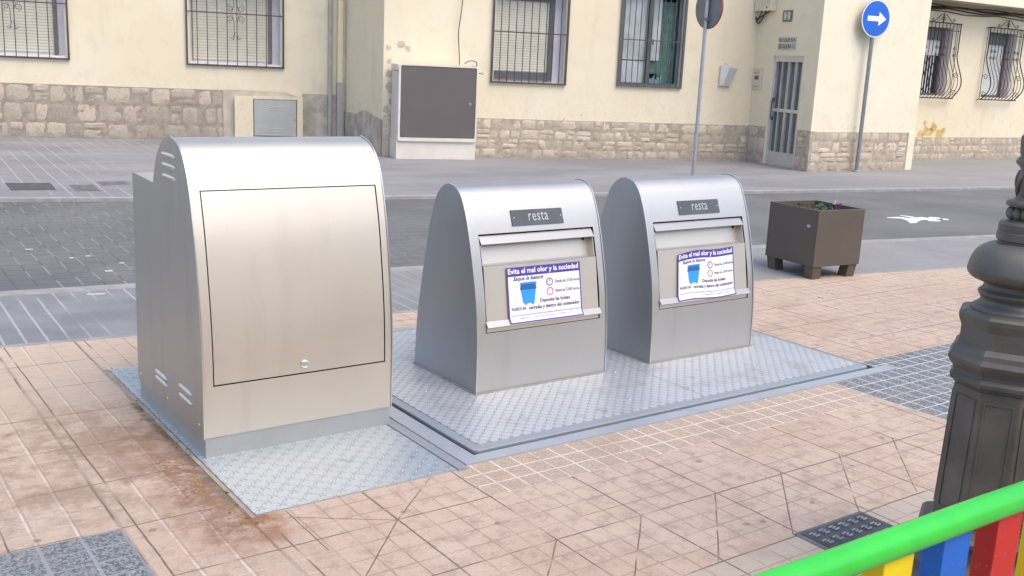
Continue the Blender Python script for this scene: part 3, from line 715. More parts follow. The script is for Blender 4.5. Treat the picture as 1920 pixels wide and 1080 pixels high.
def stones(f, s0, s1, z0, z1, mat, mortar, rows, wr=(.16, .36), seed=1, base=.012, big=0):
    R = random.Random(seed)
    mo = MB(f).box(s0, s1, -base, .05, z0 - .05, z1); pm = mo.build('stone_plinth', mortar, BLD)
    m = MB(f); hts = [1 + R.uniform(-.25, .25) for _ in range(rows)]; tot = sum(hts); z = z0
    for h in hts:
        h = h / tot * (z1 - z0); s = s0 + R.uniform(-.1, 0)
        while s < s1:
            w = R.uniform(*wr); e = min(s + w, s1 + .0)
            if e - s > .06:
                cells = [(s, e, z, z + h)]
                if h > .17 and R.random() < .3: q = z + h * R.uniform(.4, .6); cells = [(s, e, z, q), (s, e, q, z + h)]
                for a, b, c, d in cells:
                    a = max(a, s0); g = R.uniform(.001, .011); a += g; b -= g; c += g; d -= g * R.uniform(.3, 1.5)
                    if b - a < .05 or d - c < .04: continue
                    m.ct = R.uniform(.02, 1.0); nx, nz = 6, 5; dep = R.uniform(.004, .016); tilt = R.uniform(-.012, .012)
                    j = [[R.uniform(-.008, .008) for _ in range(4)] for _ in range(2)]
                    G = []
                    for q in range(nz + 1):
                        row = []
                        for p in range(nx + 1):
                            fx, fz = p / nx, q / nz
                            ex = 1 - max(abs(fx - .5) * 2, abs(fz - .5) * 2) ** 9
                            x = a + (b - a) * fx; zz = c + (d - c) * fz
                            cor = (abs(fx - .5) * abs(fz - .5) * 4) ** 4 * .008
                            x -= cor * (1 if fx > .5 else -1); zz -= cor * (1 if fz > .5 else -1)
                            x += (1 - fx) * (1 - fz) * j[0][0] + fx * (1 - fz) * j[0][1] + fx * fz * j[0][2]; zz += ((1 - fx) * fz * j[1][0] + fx * fz * j[1][1]) * .6
                            yv = -base + .004 - (dep + tilt * (fx - .5) * 2) * ex + R.uniform(-.005, .005) * (ex > .3)
                            row.append(m.P(min(max(x, s0 + .002), s1 - .002), yv, min(zz, z1 + .004)))
                        G.append(row)
                    for q in range(nz):
                        for p in range(nx): m.face((G[q][p], G[q][p + 1], G[q + 1][p + 1], G[q + 1][p]), True)
            s = e
        z += h
    m.ct = 0
    m.build('stone_facing', mat, BLD)
stones(fL, -2, 9.56, 0, .95, 'stone_d', 'mortar_d', 3, (.2, .46), 3)
stones(fC, .02, fC.L - .02, 0, .70, 'stone', 'mortar', 4, (.14, .38), 5)
stones(fD, .02, .55, 0, .715, 'stone_d', 'mortar', 3, (.2, .4), 8); stones(fD, 1.50, fD.L + .02, 0, .735, 'stone', 'mortar', 3, (.2, .4), 9)
stones(fR, -.02, fR.L - .2, 0, .722, 'stone', 'mortar', 4, (.16, .42), 11)
stones(fFR, .2, 14, 0, .50, 'stone', 'mortar', 3, (.14, .34), 13)
# cement on the left return and beside the meter
MB(fL).box(11.035, 11.79, -.010, .02, -.05, .93).build('cement_base', 'cement', BLD)
m = MB(fJ); tp = [(0, .62), (.3, .615), (.5, .63), (.75, .61), (1.0, .66), (1.2, .70), (1.45, .725), (1.7, .70), (1.95, .655), (2.2, .64), (2.488, .62)]
m.poly([(0, -.011, -.05)] + [(2.488, -.011, -.05)] + [(a, -.011, b) for a, b in tp[::-1]]); m.build('cement_base', 'cement', BLD)
m = MB(fC); m.poly([(.0, -.0165, -.05), (.20, -.0165, -.05), (.2, -.0165, .66), (.12, -.0165, .74), (0, -.0165, .66)]); m.build('cement_patch', 'cement2', BLD)
MB(fR).box(fR.L - .19, fR.L, -.02, .02, -.05, .73).build('plaster_corner', 'plaster2', BLD)
m = MB(fL); m.poly([(9.56, -.016, -.05), (11.03, -.016, -.05), (11.03, -.016, .84), (10.72, -.016, .94), (9.62, -.016, .965), (9.56, -.016, .95)]); m.build('cement_patch', 'cement2', BLD)
# scattered peeled paint scars
m = MB(fC); R = random.Random(4)
for s, z, w in ((.13, 1.18, .10), (.10, 1.42, .07), (.30, 1.92, .09), (.42, 1.86, .06), (.10, 1.62, .05), (.16, .95, .08), (.06, .8, .08), (.08, 1.85, .05)):
    m.poly([(s + w * (.6 + .5 * R.random()) * cos(k * pi / 5), -.002, z + w * (.6 + .6 * R.random()) * sin(k * pi / 5)) for k in range(10)])
m.build('peeled_paint', 'cement2', BLD)
M['ochre'] = simple('old ochre paint', (.62, .42, .16), .9, 0, .2, 10)
m = MB(fFR)
for s, z, w in ((2.55, .62, .20), (2.75, .72, .14), (3.0, .58, .16), (3.15, .66, .09), (2.45, .82, .08), (2.35, .55, .12)):
    m.poly([(s + w * (.5 + .6 * R.random()) * cos(k * pi / 6), -.003, max(.5, z + w * (.4 + .7 * R.random()) * sin(k * pi / 6))) for k in range(12)])
m.build('peeled_paint', 'ochre', BLD)

# windows ------------------------------------------------
def slats(m, s0, s1, y, z0, z1, p=.05):
    z = z0
    while z < z1 - .01:
        e = min(z + p, z1)
        m.poly([(s0, y, z), (s1, y, z), (s1, y - .006, z + p * .35), (s0, y - .006, z + p * .35)], True); m.poly([(s0, y - .006, z + p * .35), (s1, y - .006, z + p * .35), (s1, y, e), (s0, y, e)], True); z = e
def scroll(m, c, y, k=1.0, r=.005):
    s, z = c
    for sg in (-1, 1):
        for dz, up in ((.075 * k, 1), (-.075 * k, -1)):
            p = spiral((s + sg * .075 * k, z + dz), .052 * k, (pi / 2 if up > 0 else -pi / 2) * 1 + (0), -1.4 * sg * up, 20, .2)
            m.tube([(a, y, b) for a, b in p], r, 4)
            m.tube([(s + sg * .02 * k, y, z + up * .30 * k), (s + sg * .022 * k, y, z + up * .12 * k), (s + sg * .045 * k, y, z + up * .03 * k), (s + sg * .075 * k, y, z + up * .022 * k)], r, 4)
        p = spiral((s + sg * .04 * k, z - .33 * k), .03 * k, 0 if sg > 0 else pi, -.8 * sg, 12, .4)
        m.tube([(a, y, b) for a, b in p] , r, 4); m.tube([(s + sg * .012 * k, y, z - .26 * k), (s + sg * .03 * k, y, z - .36 * k), (s + sg * .06 * k, y, z - .35 * k)], r, 4)
def flat_grille(f, s0, s1, z0, z1, nb, hz, parent, mat='grille', scr=True, thick=.016, first=None, pitch=None):
    y = -.035; m = MB(f)
    m.box(s0 - thick, s0 + thick, y - .012, y + .012, z0, z1); m.box(s1 - thick, s1 + thick, y - .012, y + .012, z0, z1)
    m.box(s0 - thick, s1 + thick, y - .0135, y + .0135, z0 - .016, z0 + .016); m.box(s0 - thick, s1 + thick, y - .0135, y + .0135, z1 - .016, z1 + .016)
    for z in hz: m.box(s0 + thick, s1 - thick, y - .006, y + .006, z - .010, z + .010)
    for k in range(nb):
        s = (first + pitch * k) if first else s0 + (s1 - s0) * (k + 1) / (nb + 1)
        m.tube([(s, y - .002, z0), (s, y - .002, z1)], .0085, 6, False)
    for (a, b) in ((s0, z0 + .1), (s1, z0 + .1), (s0, z1 - .1), (s1, z1 - .1)): m.box(a - .01, a + .01, y, .03, b - .01, b + .01)
    if scr:
        for z in hz: scroll(m, ((s0 + s1) / 2, z), y - .012, 1.3)
    return m.build('window_grille', mat, parent)
def win_L(s0, s1, g0, g1, first):
    W = MB(fL); W.box(s0 - .012, s1 + .012, .30, .33, 1.40, 2.97); w = W.build('window', 'reveal', BLD)
    reveal(fL, (s0, s1, 1.42, 2.95), .305, 'reveal', w)
    m = MB(fL); slats(m, s0 + .075, s1 - .20, .285, 1.49, 2.95, .052); m.build('roller_shutter', 'shutter', w)
    MB(fL).box(s1 - .20, s1 - .13, .25, .299, 1.47, 2.95).build('shutter_guide', 'brown', w); MB(fL).box(s0 + .06, s0 + .075, .27, .299, 1.47, 2.95).build('shutter_guide', 'brown', w)
    MB(fL).box(s0, s1, .06, .30, 1.421, 1.452).build('window_sill', 'reveal', w)
    flat_grille(fL, g0, g1, 1.40, 2.99, 8, (2.35,), w, first=first, pitch=.178)
win_L(8.98, 10.63, 8.93, 10.675, 9.115); win_L(5.22, 6.87, 5.17, 6.92, 5.36)
w = MB(fC).box(1.99, 3.35, .22, .25, 1.36, 2.98).build('window', 'reveal', BLD)
reveal(fC, hC[0], .225, 'reveal', w)
m = MB(fC); slats(m, 2.03, 3.08, .19, 1.545, 2.80, .045); m.build('roller_shutter', 'shutter', w)
m = MB(fC); m.box(2.03, 3.08, .17, .215, 1.405, 1.545); m.box(3.08, 3.17, .16, .218, 1.40, 2.95); m.box(2.03, 3.08, .16, .215, 2.80, 2.95); m.build('window_frame', 'dkframe', w)
flat_grille(fC, 1.955, 3.375, 1.35, 3.0, 9, (2.235,), w, 'grille', False, .018, 2.10, .1425)
w = MB(fC).box(4.45, 5.73, .30, .33, 1.38, 3.06).build('window', 'dark', BLD)
reveal(fC, hC[1], .30, 'reveal', w)
m = MB(fC)
for k in range(18):
    s = 4.5 + k * .046; m.poly([(s, .14, 1.86), (s + .023, .148, 1.86), (s + .023, .148, 3.0), (s, .14, 3.0)], True); m.poly([(s + .023, .148, 1.86), (s + .046, .14, 1.86), (s + .046, .14, 3.0), (s + .023, .148, 3.0)], True)
m.box(4.5, 5.08, .13, .16, 1.44, 1.84)
m.build('pale_curtain', 'curtain', w)
m = MB(fC)
for k in range(8):
    s = 5.33 + k * .045; m.poly([(s, .19, 1.42), (s + .022, .197, 1.42), (s + .022, .197, 2.95), (s, .19, 2.95)], True); m.poly([(s + .022, .197, 1.42), (s + .045, .19, 1.42), (s + .045, .19, 2.95), (s + .022, .197, 2.95)], True)
m.build('green_curtain', 'curtain_g', w)
m = MB(fC); m.box(5.08, 5.36, .17, .19, 1.62, 1.85); m.build('green_cloth', 'curtain_g', w)
m = MB(fC)
for k in range(6): m.poly([(5.12 + k * .045, .15, 1.44), (5.19 + k * .045, .17, 1.44), (5.20 + k * .045, .16, 1.50 + .05 * (k % 3)), (5.14 + k * .045, .14, 1.56 - .04 * (k % 2))])
m.build('blue_cloth', 'bcloth', w)
m = MB(fC); m.box(4.46, 4.53, .05, .10, 1.39, 3.05); m.box(5.65, 5.72, .05, .10, 1.39, 3.05); m.box(5.03, 5.11, .045, .10, 1.39, 3.05); m.box(4.53, 5.65, .05, .10, 1.39, 1.44); m.box(5.12, 5.145, .03, .05, 2.15, 2.25); m.build('window_frame', 'dkframe', w)
MB(fC).box(4.53, 5.65, .072, .078, 1.44, 3.04).build('window_pane', 'glass', w)
flat_grille(fC, 4.435, 5.745, 1.375, 3.1, 9, (2.22,), w, 'dkframe', False, .022, 4.585, .118)
# bulging wrought iron grilles
def bulge(z, z0, z1):
    t_ = (z - z0) / (z1 - z0)
    if t_ > .62: return .10
    if t_ < .0: return .1
    q = (.62 - t_) / .62
    return .09 + .20 * sin(pi * q ** 1.7)
def fr_window(s0, s1, shut):
    z0, z1 = 1.42, 2.88
    w = MB(fFR).box(s0 - .01, s1 + .01, .22, .25, z0 - .01, z1 + .01).build('window', 'dark' if shut else 'dark', BLD)
    reveal(fFR, (s0, s1, z0, z1), .225, 'reveal', w)
    m = MB(fFR); m.box(s1 - .10, s1 - .01, .12, .215, z0, z1); m.build('side_jamb', 'rosy', w)
    m = MB(fFR); m.box(s0, s1 - .10, .15, .215, z1 - .26, z1); m.box(s1 - .13, s1 - .10, .16, .215, z0, z1); m.box(s0, s1 - .10, .16, .215, z0, z0 + .05); m.build('window_frame', 'dkframe', w)
    m = MB(fFR); slats(m, s0, s1 - .13, .20, 2.28 if shut else z0 + .05, z1 - .26, .045); m.build('roller_shutter', 'shutter_w', w)
    if shut:
        m = MB(fFR)
        for k in range(9): 
            s = s0 + .02 + k * .09; m.poly([(s, .205, z0), (s + .045, .218, z0), (s + .045, .218, 2.28), (s, .205, 2.28)], True)
        m.build('pale_curtain', 'curtain', w)
    g0, g1, gz0, gz1 = s0 - .12, s1 + .12, 1.37, 2.97
    m = MB(fFR); n = 10; Z = [gz0 + (gz1 - gz0) * k / 22 for k in range(23)]
    for k in range(n + 1):
        s = g0 + (g1 - g0) * k / n; r = .013 if k in (0, n) else .0075
        m.tube([(s, -bulge(z, gz0, gz1), z) for z in Z], r, 5)
    for s in (g0, g1):       # side bars and scrolls between wall and front
        m.tube([(s, 0.01, gz0), (s, -.10, gz0)], .01, 5); m.tube([(s, .01, gz1), (s, -.10, gz1)], .01, 5); m.tube([(s, -.05, gz0), (s, -.05, gz1)], .008, 5)
        for zc in (gz0 + .12, gz0 + .5): m.tube([(s, -.13 + a, b) for a, b in spiral((0, zc), .07, 0, 1.3, 16, .2)], .007, 4)
    m.box(g0 - .02, g1 + .02, -.115, -.088, gz1 - .012, gz1 + .012); m.box(g0 - .02, g1 + .02, -.13, -.10, gz0 - .012, gz0 + .012)
    m.box(g0, g1, -.108, -.094, gz1 - .16, gz1 - .145)
    sc = (g0 + g1) / 2
    for k in (1, 2, 5, 6, 8, 9) if not shut else (1, 4, 5, 6, 9):
        s = g0 + (g1 - g0) * (k + .0) / n
        for sg in (-1, 1):
            for zc in (2.45, 2.30): m.tube([(a, -.108, b) for a, b in spiral((s + sg * .03, zc), .036, pi / 2, 1.3 * sg, 14, .2)], .0055, 4)
    # crown
    for sg in (-1, 1):
        m.tube([(sc + sg * .32, -.10, gz1 + .02), (sc + sg * .2, -.10, gz1 + .09), (sc + sg * .08, -.10, gz1 + .18), (sc + sg * .02, -.10, gz1 + .16)], .008, 5)
        m.tube([(a, -.10, b) for a, b in spiral((sc + sg * .36, gz1 + .06), .045, pi, -1.2 * sg, 14, .2)], .007, 4)
        m.tube([(a, -.10, b) for a, b in spiral((sc + sg * .05, gz1 + .09), .045, pi / 2, 1.2 * sg, 14, .2)], .007, 4)
    m.tube([(sc, -.10, gz1), (sc, -.10, gz1 + .22)], [.018, .006], 6)
    m.build('window_grille', 'grille_b', w)
fr_window(1.98, 3.0, True); fr_window(4.32, 5.36, False)
# entrance door
m = MB(fD); m.box(.61, 1.46, .09, .12, .26, 2.04); dd = m.build('door', 'doorglass', BLD); dd['label'] = 'narrow aluminium entrance door with dark glass'
m = MB(fD); m.box(.60, .66, .02, .10, 0, 2.06); m.box(1.41, 1.47, .02, .10, 0, 2.06); m.box(.66, 1.41, .02, .10, 1.95, 2.06); m.box(.66, 1.41, .04, .10, 0, .27); m.box(.66, 1.41, .05, .10, 1.02, 1.08)
for s in (.80, .985, 1.02, 1.19, 1.225): m.box(s, s + .022, .045, .09, .27, 1.95)
m.build('door_frame', 'alu', dd)
m = MB(fD); m.tube([(.70, .03, .88), (.70, -.03, .92), (.70, -.03, 1.22), (.70, .03, 1.26)], .012, 6); m.box(.685, .715, -.02, .02, .86, .93); m.box(.685, .715, -.02, .02, 1.21, 1.28); m.build('door_handle', 'dkframe', dd)
reveal(fD, (.60, 1.47, 0, 2.06), .12, 'reveal', dd)
MB(fD).box(.50, 1.60, -.10, .08, -.02, .035).build('door_step', 'kerb_w', BLD)
# drain pipes in the corner
m = MB(fL); m.tube([(11.56, -.07, .02), (11.56, -.07, HT)], .042, 12); m.build('drain_pipe', 'pipe', BLD)
m = MB(fL); m.box(11.69, 11.795, -.12, -.01, .05, 1.17); m.build('pipe_cover', 'metalbox', BLD)
m = MB(fL); m.box(11.695, 11.79, -.11, -.01, 1.172, HT); m.build('pipe_casing', 'plaster', BLD)
# overhanging balcony over the far right windows, with cables under it
m = MB(fFR); m.box(.22, 14, -.55, .0, 3.40, 3.55); m.build('balcony_slab', 'cement', BLD)
m = MB(fFR); m.box(.22, 14, -.60, -.551, 3.40, 4.3); m.build('balcony_front', 'plaster2', BLD)
C_ = thing('cable_bundle', 'dark electric cables running under the balcony at upper right', 'cables', fFR(2, -.03, 3.25))
for k, (y0, z0, r) in enumerate(((-.03, 3.30, .022), (-.06, 3.25, .014), (-.03, 3.20, .010), (-.09, 3.32, .016))):
    MB(fFR).tube([(.3 + j * .6, y0, z0 + .025 * sin(j * 1.7 + k)) for j in range(22)], r, 6).build('cable', 'cable', C_)

# added unseen block behind the camera, so the steel has something warm to mirror
B2 = thing('apartment_building', 'added unseen warm plastered block behind the viewer, mirrored in the steel containers', 'building', (0, -7, 0))
m = MB(); m.box(-40, 40, -18, -9, -.05, 5.6); m.build('wall', 'plaster_w', B2)
for k in range(14):
    for z in (1.2, 3.7): MB().box(-34 + k * 5, -32.6 + k * 5, -9.02, -8.98, z, z + 1.4).build('window', 'dkframe', B2)

# wall fittings (own things)
T = thing('meter_cabinet', 'grey vented metal meter door in a low plastered box against the stone base', 'meter box', fL(10.07, -.14, 0), fL.az)
m = MB(fL); m.box(9.76, 10.10, -.13, -.017, 0, .845); m.box(10.10, 10.92, -.13, -.017, 0, .105); m.box(10.10, 10.92, -.13, -.017, .81, .86); m.box(10.92, 11.03, -.13, -.017, 0, .87); m.build('plaster_box', 'plaster', T)
dr = MB(fL).box(10.115, 10.905, -.136, -.05, .12, .80).build('door', 'metalbox', T, bevel=.004)
for z in (.20, .23, .26, .62, .65, .68):
    m = MB(fL); m.tube([(10.37, -.137, z), (10.64, -.137, z)], .008, 6); m.build('louvre', 'metalbox', dr)
m = MB(fL); m.box(10.10, 10.115, -.125, -.05, .105, .81); m.box(10.115, 10.92, -.125, -.05, .80, .81); m.build('dark_gap', 'dark', T)
m = MB(fL); m.tube([(10.87, -.145, .43), (10.87, -.12, .43)], .013, 10); m.build('lock', 'dkframe', dr)

fK = frame(5.81, 16.67, 7.216, 16.513)
T = thing('utility_cabinet', 'tall off white street cabinet with a plain grey brown door', 'utility cabinet', fK(.7, .25, 0), fK.az)
L = fK.L
MB(fK).box(.0, L, .0, .50, 0, .335).build('base', 'grp', T, bevel=.006)
MB(fK).box(.012, L - .012, .01, .50, .336, 1.48).build('body', 'grp_s', T, bevel=.006)
MB(fK).prism([], 0, 0) if False else None
MB(fK).box(-.005, L + .005, .0, .50, 1.485, 1.60).build('cap', 'grp', T, bevel=.018)
m = MB(fK)
o_ = rrect(.015, L + .0, .31, 1.60, .05, 5); i_ = rrect(.052, L - .03, .372, 1.575, .02, 5)
A = [m.P(a, -.035, b) for a, b in o_]; B = [m.P(a, -.035, b) for a, b in i_]; A2 = [m.P(a, .012, b) for a, b in o_]; B2 = [m.P(a, .0, b) for a, b in i_]; n = len(A)
for k in range(n):
    q = (k + 1) % n; m.face((A[k], A[q], B[q], B[k])); m.face((A[k], A[q], A2[q], A2[k])); m.face((B[k], B[q], B2[q], B2[k]))
m.build('door_surround', 'grp', T)
dr = MB(fK).box(.058, L - .036, -.026, .0, .378, 1.569).build('door', 'taupe_d', T, bevel=.003)
m = MB(fK); m.tube([(1.285, -.034, .965), (1.285, -.02, .965)], .022, 14); m.build('lock', 'plate_t', dr)
m = MB(fK); m.tube([(1.285, -.036, .965), (1.285, -.03, .965)], .010, 10); m.build('keyhole', 'black', dr)
CW = lambda s, z, y=-.1: fC(s, y, z)
tag(MB().tube(spline([CW(1.36, 7.4, -.03), CW(1.37, 3.4, -.04), CW(1.36, 2.72, -.08), CW(1.30, 2.2), CW(1.32, 1.85), CW(1.335, 1.62)], 6), .008, 6).build('hanging_cable', 'cable'), 'thin black cable hanging down the wall onto the street cabinet', 'cable')
tag(MB().tube(spline([CW(1.37, 1.64, -.30), CW(1.42, 1.68, -.3), CW(1.50, 1.70, -.3), CW(1.59, 1.67, -.3), CW(1.575, 1.60, -.3), CW(1.52, 1.60, -.25)], 6), .008, 6).build('cable_loop', 'cable'), 'short loop of black cable on top of the street cabinet', 'cable')
T = thing('cut_cable', 'frayed cut cable end sticking out at the cabinet right edge', 'cable', CW(1.66, 1.49, -.2))
m = MB(); m.tube([CW(1.62, 1.49, -.2), CW(1.70, 1.485, -.2)], .007, 5); m.tube([CW(1.70, 1.485, -.2), CW(1.75, 1.51, -.2)], .004, 4); m.tube([CW(1.70, 1.485, -.2), CW(1.755, 1.47, -.2)], .004, 4); m.build('cable_end', 'cable', T)

T = thing('mailbox', 'white letter box with a slanted grey leaflet on the cream wall', 'mailbox', fC(6.56, -.1, 1.45), fC.az)
MB(fC).box(6.575, 6.83, -.06, -.002, 1.45, 1.83).build('box', 'grp_s', T, bevel=.006)
m = MB(fC); m.poly([(6.66, -.07, 1.47), (6.81, -.07, 1.50), (6.93, -.08, 1.78), (6.77, -.08, 1.80)]); m.build('leaflet', 'metalbox', T)
m = MB(fC); m.tube([(6.63, -.05, 1.83), (6.65, -.05, 1.87), (6.71, -.05, 1.87), (6.73, -.05, 1.83)], .006, 5); m.build('hanger', 'metalbox', T)
T = thing('intercom', 'pale door intercom panel left of the entrance door', 'intercom', fD(.15, -.01, 1.4), fD.az)
MB(fD).box(.03, .30, -.02, -.002, 1.41, 1.82).build('panel', 'beigebox', T, bevel=.004)
m = MB(fD); m.box(.08, .22, -.026, -.0205, 1.44, 1.77); m.build('inner_plate', 'alu', T)
m = MB(fD); m.box(.085, .215, -.029, -.0265, 1.60, 1.67); m.box(.085, .215, -.029, -.0265, 1.465, 1.475); m.box(.085, .215, -.029, -.0265, 1.72, 1.73); m.build('speaker_grille', 'dkframe', T)
m = MB(fD)
for k in range(3):
    for j in range(2): m.box(.10 + j * .055, .135 + j * .055, -.030, -.0265, 1.49 + k * .035, 1.51 + k * .035)
m.build('button', 'grp', T)
T = thing('name_plaque', 'ceramic plaque reading BLOQUE N 4 ESCALERA 15 above the entrance', 'plaque', fD(.95, -.01, 2.16), fD.az)
MB(fD).box(.70, 1.205, -.015, -.002, 2.17, 2.40).build('tile', 'ceramic', T)
m = MB(); q = lambda s, z: fD(s, -.018, z); text_mesh(m, 'BLOQUE N 4', .725, 2.30, .46, .08, q, bold=.02); text_mesh(m, 'ESCALERA 15', .72, 2.19, .47, .08, q, bold=.02); m.build('lettering', 'plate', T)
T = thing('house_number', 'small framed house number 2 above the entrance plaque', 'house number', fD(.89, -.01, 2.68), fD.az)
MB(fD).box(.76, 1.02, -.02, -.002, 2.68, 2.88).build('frame', 'brown', T); MB(fD).box(.80, .98, -.025, -.0205, 2.71, 2.85).build('tile', 'ceramic', T)
m = MB(); text_mesh(m, '2', .86, 2.725, .06, .11, lambda s, z: fD(s, -.027, z), bold=.01); m.build('lettering', 'ink', T)
T = thing('junction_box', 'beige electric junction box with black cables at the wall corner', 'junction box', fD(.3, -.05, 2.87), fD.az)
MB(fD).box(.02, .53, -.13, -.002, 2.88, 3.28).build('box', 'beigebox', T, bevel=.01)
m = MB(fD); m.tube([(.40, -.137, 2.94), (.40, -.13, 2.94)], .02, 8); m.build('screw', 'dkframe', T)
for a, b, lo in ((-.06, .10, 2.72), (-.03, .22, 2.66), (-.10, .33, 2.74)):
    MB(fD).tube(spline([(a, -.05, 4.2), (a, -.05, 3.1), (a + .01, -.05, lo + .14), (a + .10, -.06, lo), ((a + b) / 2 + .08, -.06, lo + .05), (b + .08, -.06, 2.885)], 5), .013, 6).build('cable', 'cable', T)

# ------------------------------------------------------------------ traffic signs
def disc(m, c, n, r, y0, y1, nseg=36, a=1):
    ex = Vector((-n.y, n.x, 0)); ez = Vector((0, 0, 1))
    A = [m.P(*(c + n * y0 + (ex * cos(2 * pi * k / nseg) + ez * sin(2 * pi * k / nseg)) * r)) for k in range(nseg)]
    B = [m.P(*(c + n * y1 + (ex * cos(2 * pi * k / nseg) + ez * sin(2 * pi * k / nseg)) * r)) for k in range(nseg)]
    m.face(A); m.face(B)
    for k in range(nseg): m.face((A[k], A[(k + 1) % nseg], B[(k + 1) % nseg], B[k]))
T = thing('traffic_sign', 'round sign seen from its grey back on a tall pole by the kerb', 'traffic sign', (10.024, 13.922, 0), 0)
MB().tube([(10.024, 13.922, 0), (10.024, 13.922, 3.15)], .03, 14).build('pole', 'pole', T)
n = Vector((cos(radians(4)), sin(radians(4)), 0)); c = Vector((10.024, 13.922, 2.70))
m = MB(); disc(m, c, n, .325, .034, .042); disc(m, c, n, .02, .025, .033, 8); m.build('sign_back', 'sgrey', T)
m = MB(); disc(m, c, n, .333, .0425, .056); m.build('sign_face', 'sred', T)
m = MB(); disc(m, c, n, .325, .0565, .0575); m.build('sign_field', 'swhite', T)
m = MB()
for z in (2.52, 2.86): m.box(10.024 - .034, 10.024 + .040, 13.922 - .05, 13.922 + .05, z - .02, z + .02)
m.build('clamp', 'sgrey', T)
T = thing('traffic_sign', 'blue round one way sign with a white arrow on a slim grey pole', 'traffic sign', (14.145, 14.50, 0), 0)
MB().tube([(14.145, 14.50, 0), (14.145, 14.50, 3.0)], .036, 14).build('pole', 'pole_d', T)
n = Vector((-.03, -1, 0)).normalized(); c = Vector((14.145, 14.50, 2.78))
m = MB(); disc(m, c, n, .338, .030, .042, 48); m.build('sign_back', 'sgrey', T)
m = MB(); disc(m, c, n, .333, .0425, .045, 48); m.build('sign_rim', 'swhite', T)
m = MB(); disc(m, c, n, .312, .0455, .048, 48); face_ = m.build('sign_face', 'sblue', T)
ex = Vector((-n.y, n.x, 0)) * -1
ex = Vector((n.y, -n.x, 0)); ex = ex if ex.dot(cr) > 0 else -ex
m = MB(); m.face([m.P(*(c + n * .0495 + ex * a + Vector((0, 0, b)))) for a, b in ((-.20, -.045), (.06, -.045), (.06, -.125), (.235, 0), (.06, .125), (.06, .045), (-.20, .045))]); m.build('arrow', 'swhite', T)
m = MB(); m.lathe([(.07, -.002), (.068, .02), (.045, .03)], 14, (14.145, 14.50)); m.build('pole_foot', 'kerb', T)

# ------------------------------------------------------------------ planter
azp = radians(4); ax, ay = 6.055, 6.575
def fp(x, y_, z): return (ax + cos(azp) * x - sin(azp) * y_, ay + sin(azp) * x + cos(azp) * y_, z)
T = thing('planter', 'square taupe metal planter on four short legs at the road edge', 'planter', fp(.28, .29, 0), azp)
w_, d_ = .555, .585
m = MB(fp); tt = .022
m.box(0, w_, 0, tt, .112, .6); m.box(0, w_, d_ - tt, d_, .112, .6); m.box(0, tt, tt, d_ - tt, .112, .6); m.box(w_ - tt, w_, tt, d_ - tt, .112, .6); m.box(tt, w_ - tt, tt, d_ - tt, .112, .13)
m.build('box', 'taupe', T, bevel=.003)
for x in (.012, w_ - .11):
    for y_ in (.012, d_ - .11):
        m = MB(fp); s = -1 if x < .1 else 1
        m.prism([(x, y_), (x + .098, y_), (x + .098, y_ + .098), (x, y_ + .098)], 0, .111)
        for k in range(4): m.v[k] = m.v[k] + Vector(((.012 if x < .1 else -.012), (.012 if y_ < .1 else -.012), 0))
        m.build('leg', 'taupe', T, bevel=.002)
m = MB(fp); g = [[m.P(tt + (w_ - 2 * tt) * i / 10, tt + (d_ - 2 * tt) * j / 10, .535 + rnd.uniform(-.008, .008)) for i in range(11)] for j in range(11)]
for j in range(10):
    for i in range(10): m.face((g[j][i], g[j][i + 1], g[j + 1][i + 1], g[j + 1][i]), True)
m.build('soil', 'soil', T)
m = MB(fp); nn = 14
A = [m.P(-.002, .10 + .022 * cos(2 * pi * k / nn), .455 + .012 * sin(2 * pi * k / nn)) for k in range(nn)]; m.face(A)
b = m.build('badge', 'plate_t', T)
def plant(x, y_, n, r, h, mat, name, label, cat, group=None, petals=None):
    T = thing(name, label, cat, fp(x, y_, .53), azp, group); R = random.Random(int(x * 1000 + y_ * 77))
    m = MB(fp)
    for k in range(n):
        a = R.uniform(0, 2 * pi); q = r * sqrt(R.random()); zz = .54 + R.uniform(0, h); px, py = x + q * cos(a), y_ + q * sin(a); L = R.uniform(.018, .034); b = R.uniform(0, 2 * pi); e = R.uniform(-.3, .9)
        d = (cos(b) * cos(e) * L, sin(b) * cos(e) * L, sin(e) * L); s = (-sin(b) * L * .35, cos(b) * L * .35, .004)
        m.poly([(px, py, zz), (px + d[0] * .5 + s[0], py + d[1] * .5 + s[1], zz + d[2] * .5), (px + d[0], py + d[1], zz + d[2] * .9), (px + d[0] * .5 - s[0], py + d[1] * .5 - s[1], zz + d[2] * .5)])
    m.build('leaves', mat, T)
    for pm, cx, cy, cz, rr in petals or []:
        m = MB(fp)
        for k in range(5):
            a = k * 2 * pi / 5; m.poly([(cx, cy, cz)] + [(cx + rr * (.45 * cos(a) + .55 * cos(a + b) * .8) , cy - .3 * rr * sin(a + b), cz + rr * (.45 * sin(a) + .55 * sin(a + b) * .8)) for b in (-1.1, -.5, 0, .5, 1.1)])
        m.build('flower', pm, T)
plant(.33, .16, 50, .07, .05, 'leaf', 'pansy', 'purple and white pansy blooming at the planter front', 'flower', petals=[('purple', .34, .10, .612, .036), ('purple', .36, .12, .60, .03), ('wpetal', .325, .14, .645, .028)])
plant(.22, .22, 55, .06, .07, 'leaf', 'leafy_plant', 'light green leafy plant left of the purple pansy in the planter', 'plant', 'plants in the planter')
plant(.42, .30, 110, .09, .055, 'leaf2', 'leafy_plant', 'dark leafy plant right of the purple pansy in the planter', 'plant', 'plants in the planter')
plant(.30, .43, 90, .11, .05, 'leaf2', 'leafy_plant', 'low dark leafy plant behind the pansy at the back of the planter', 'plant', 'plants in the planter')

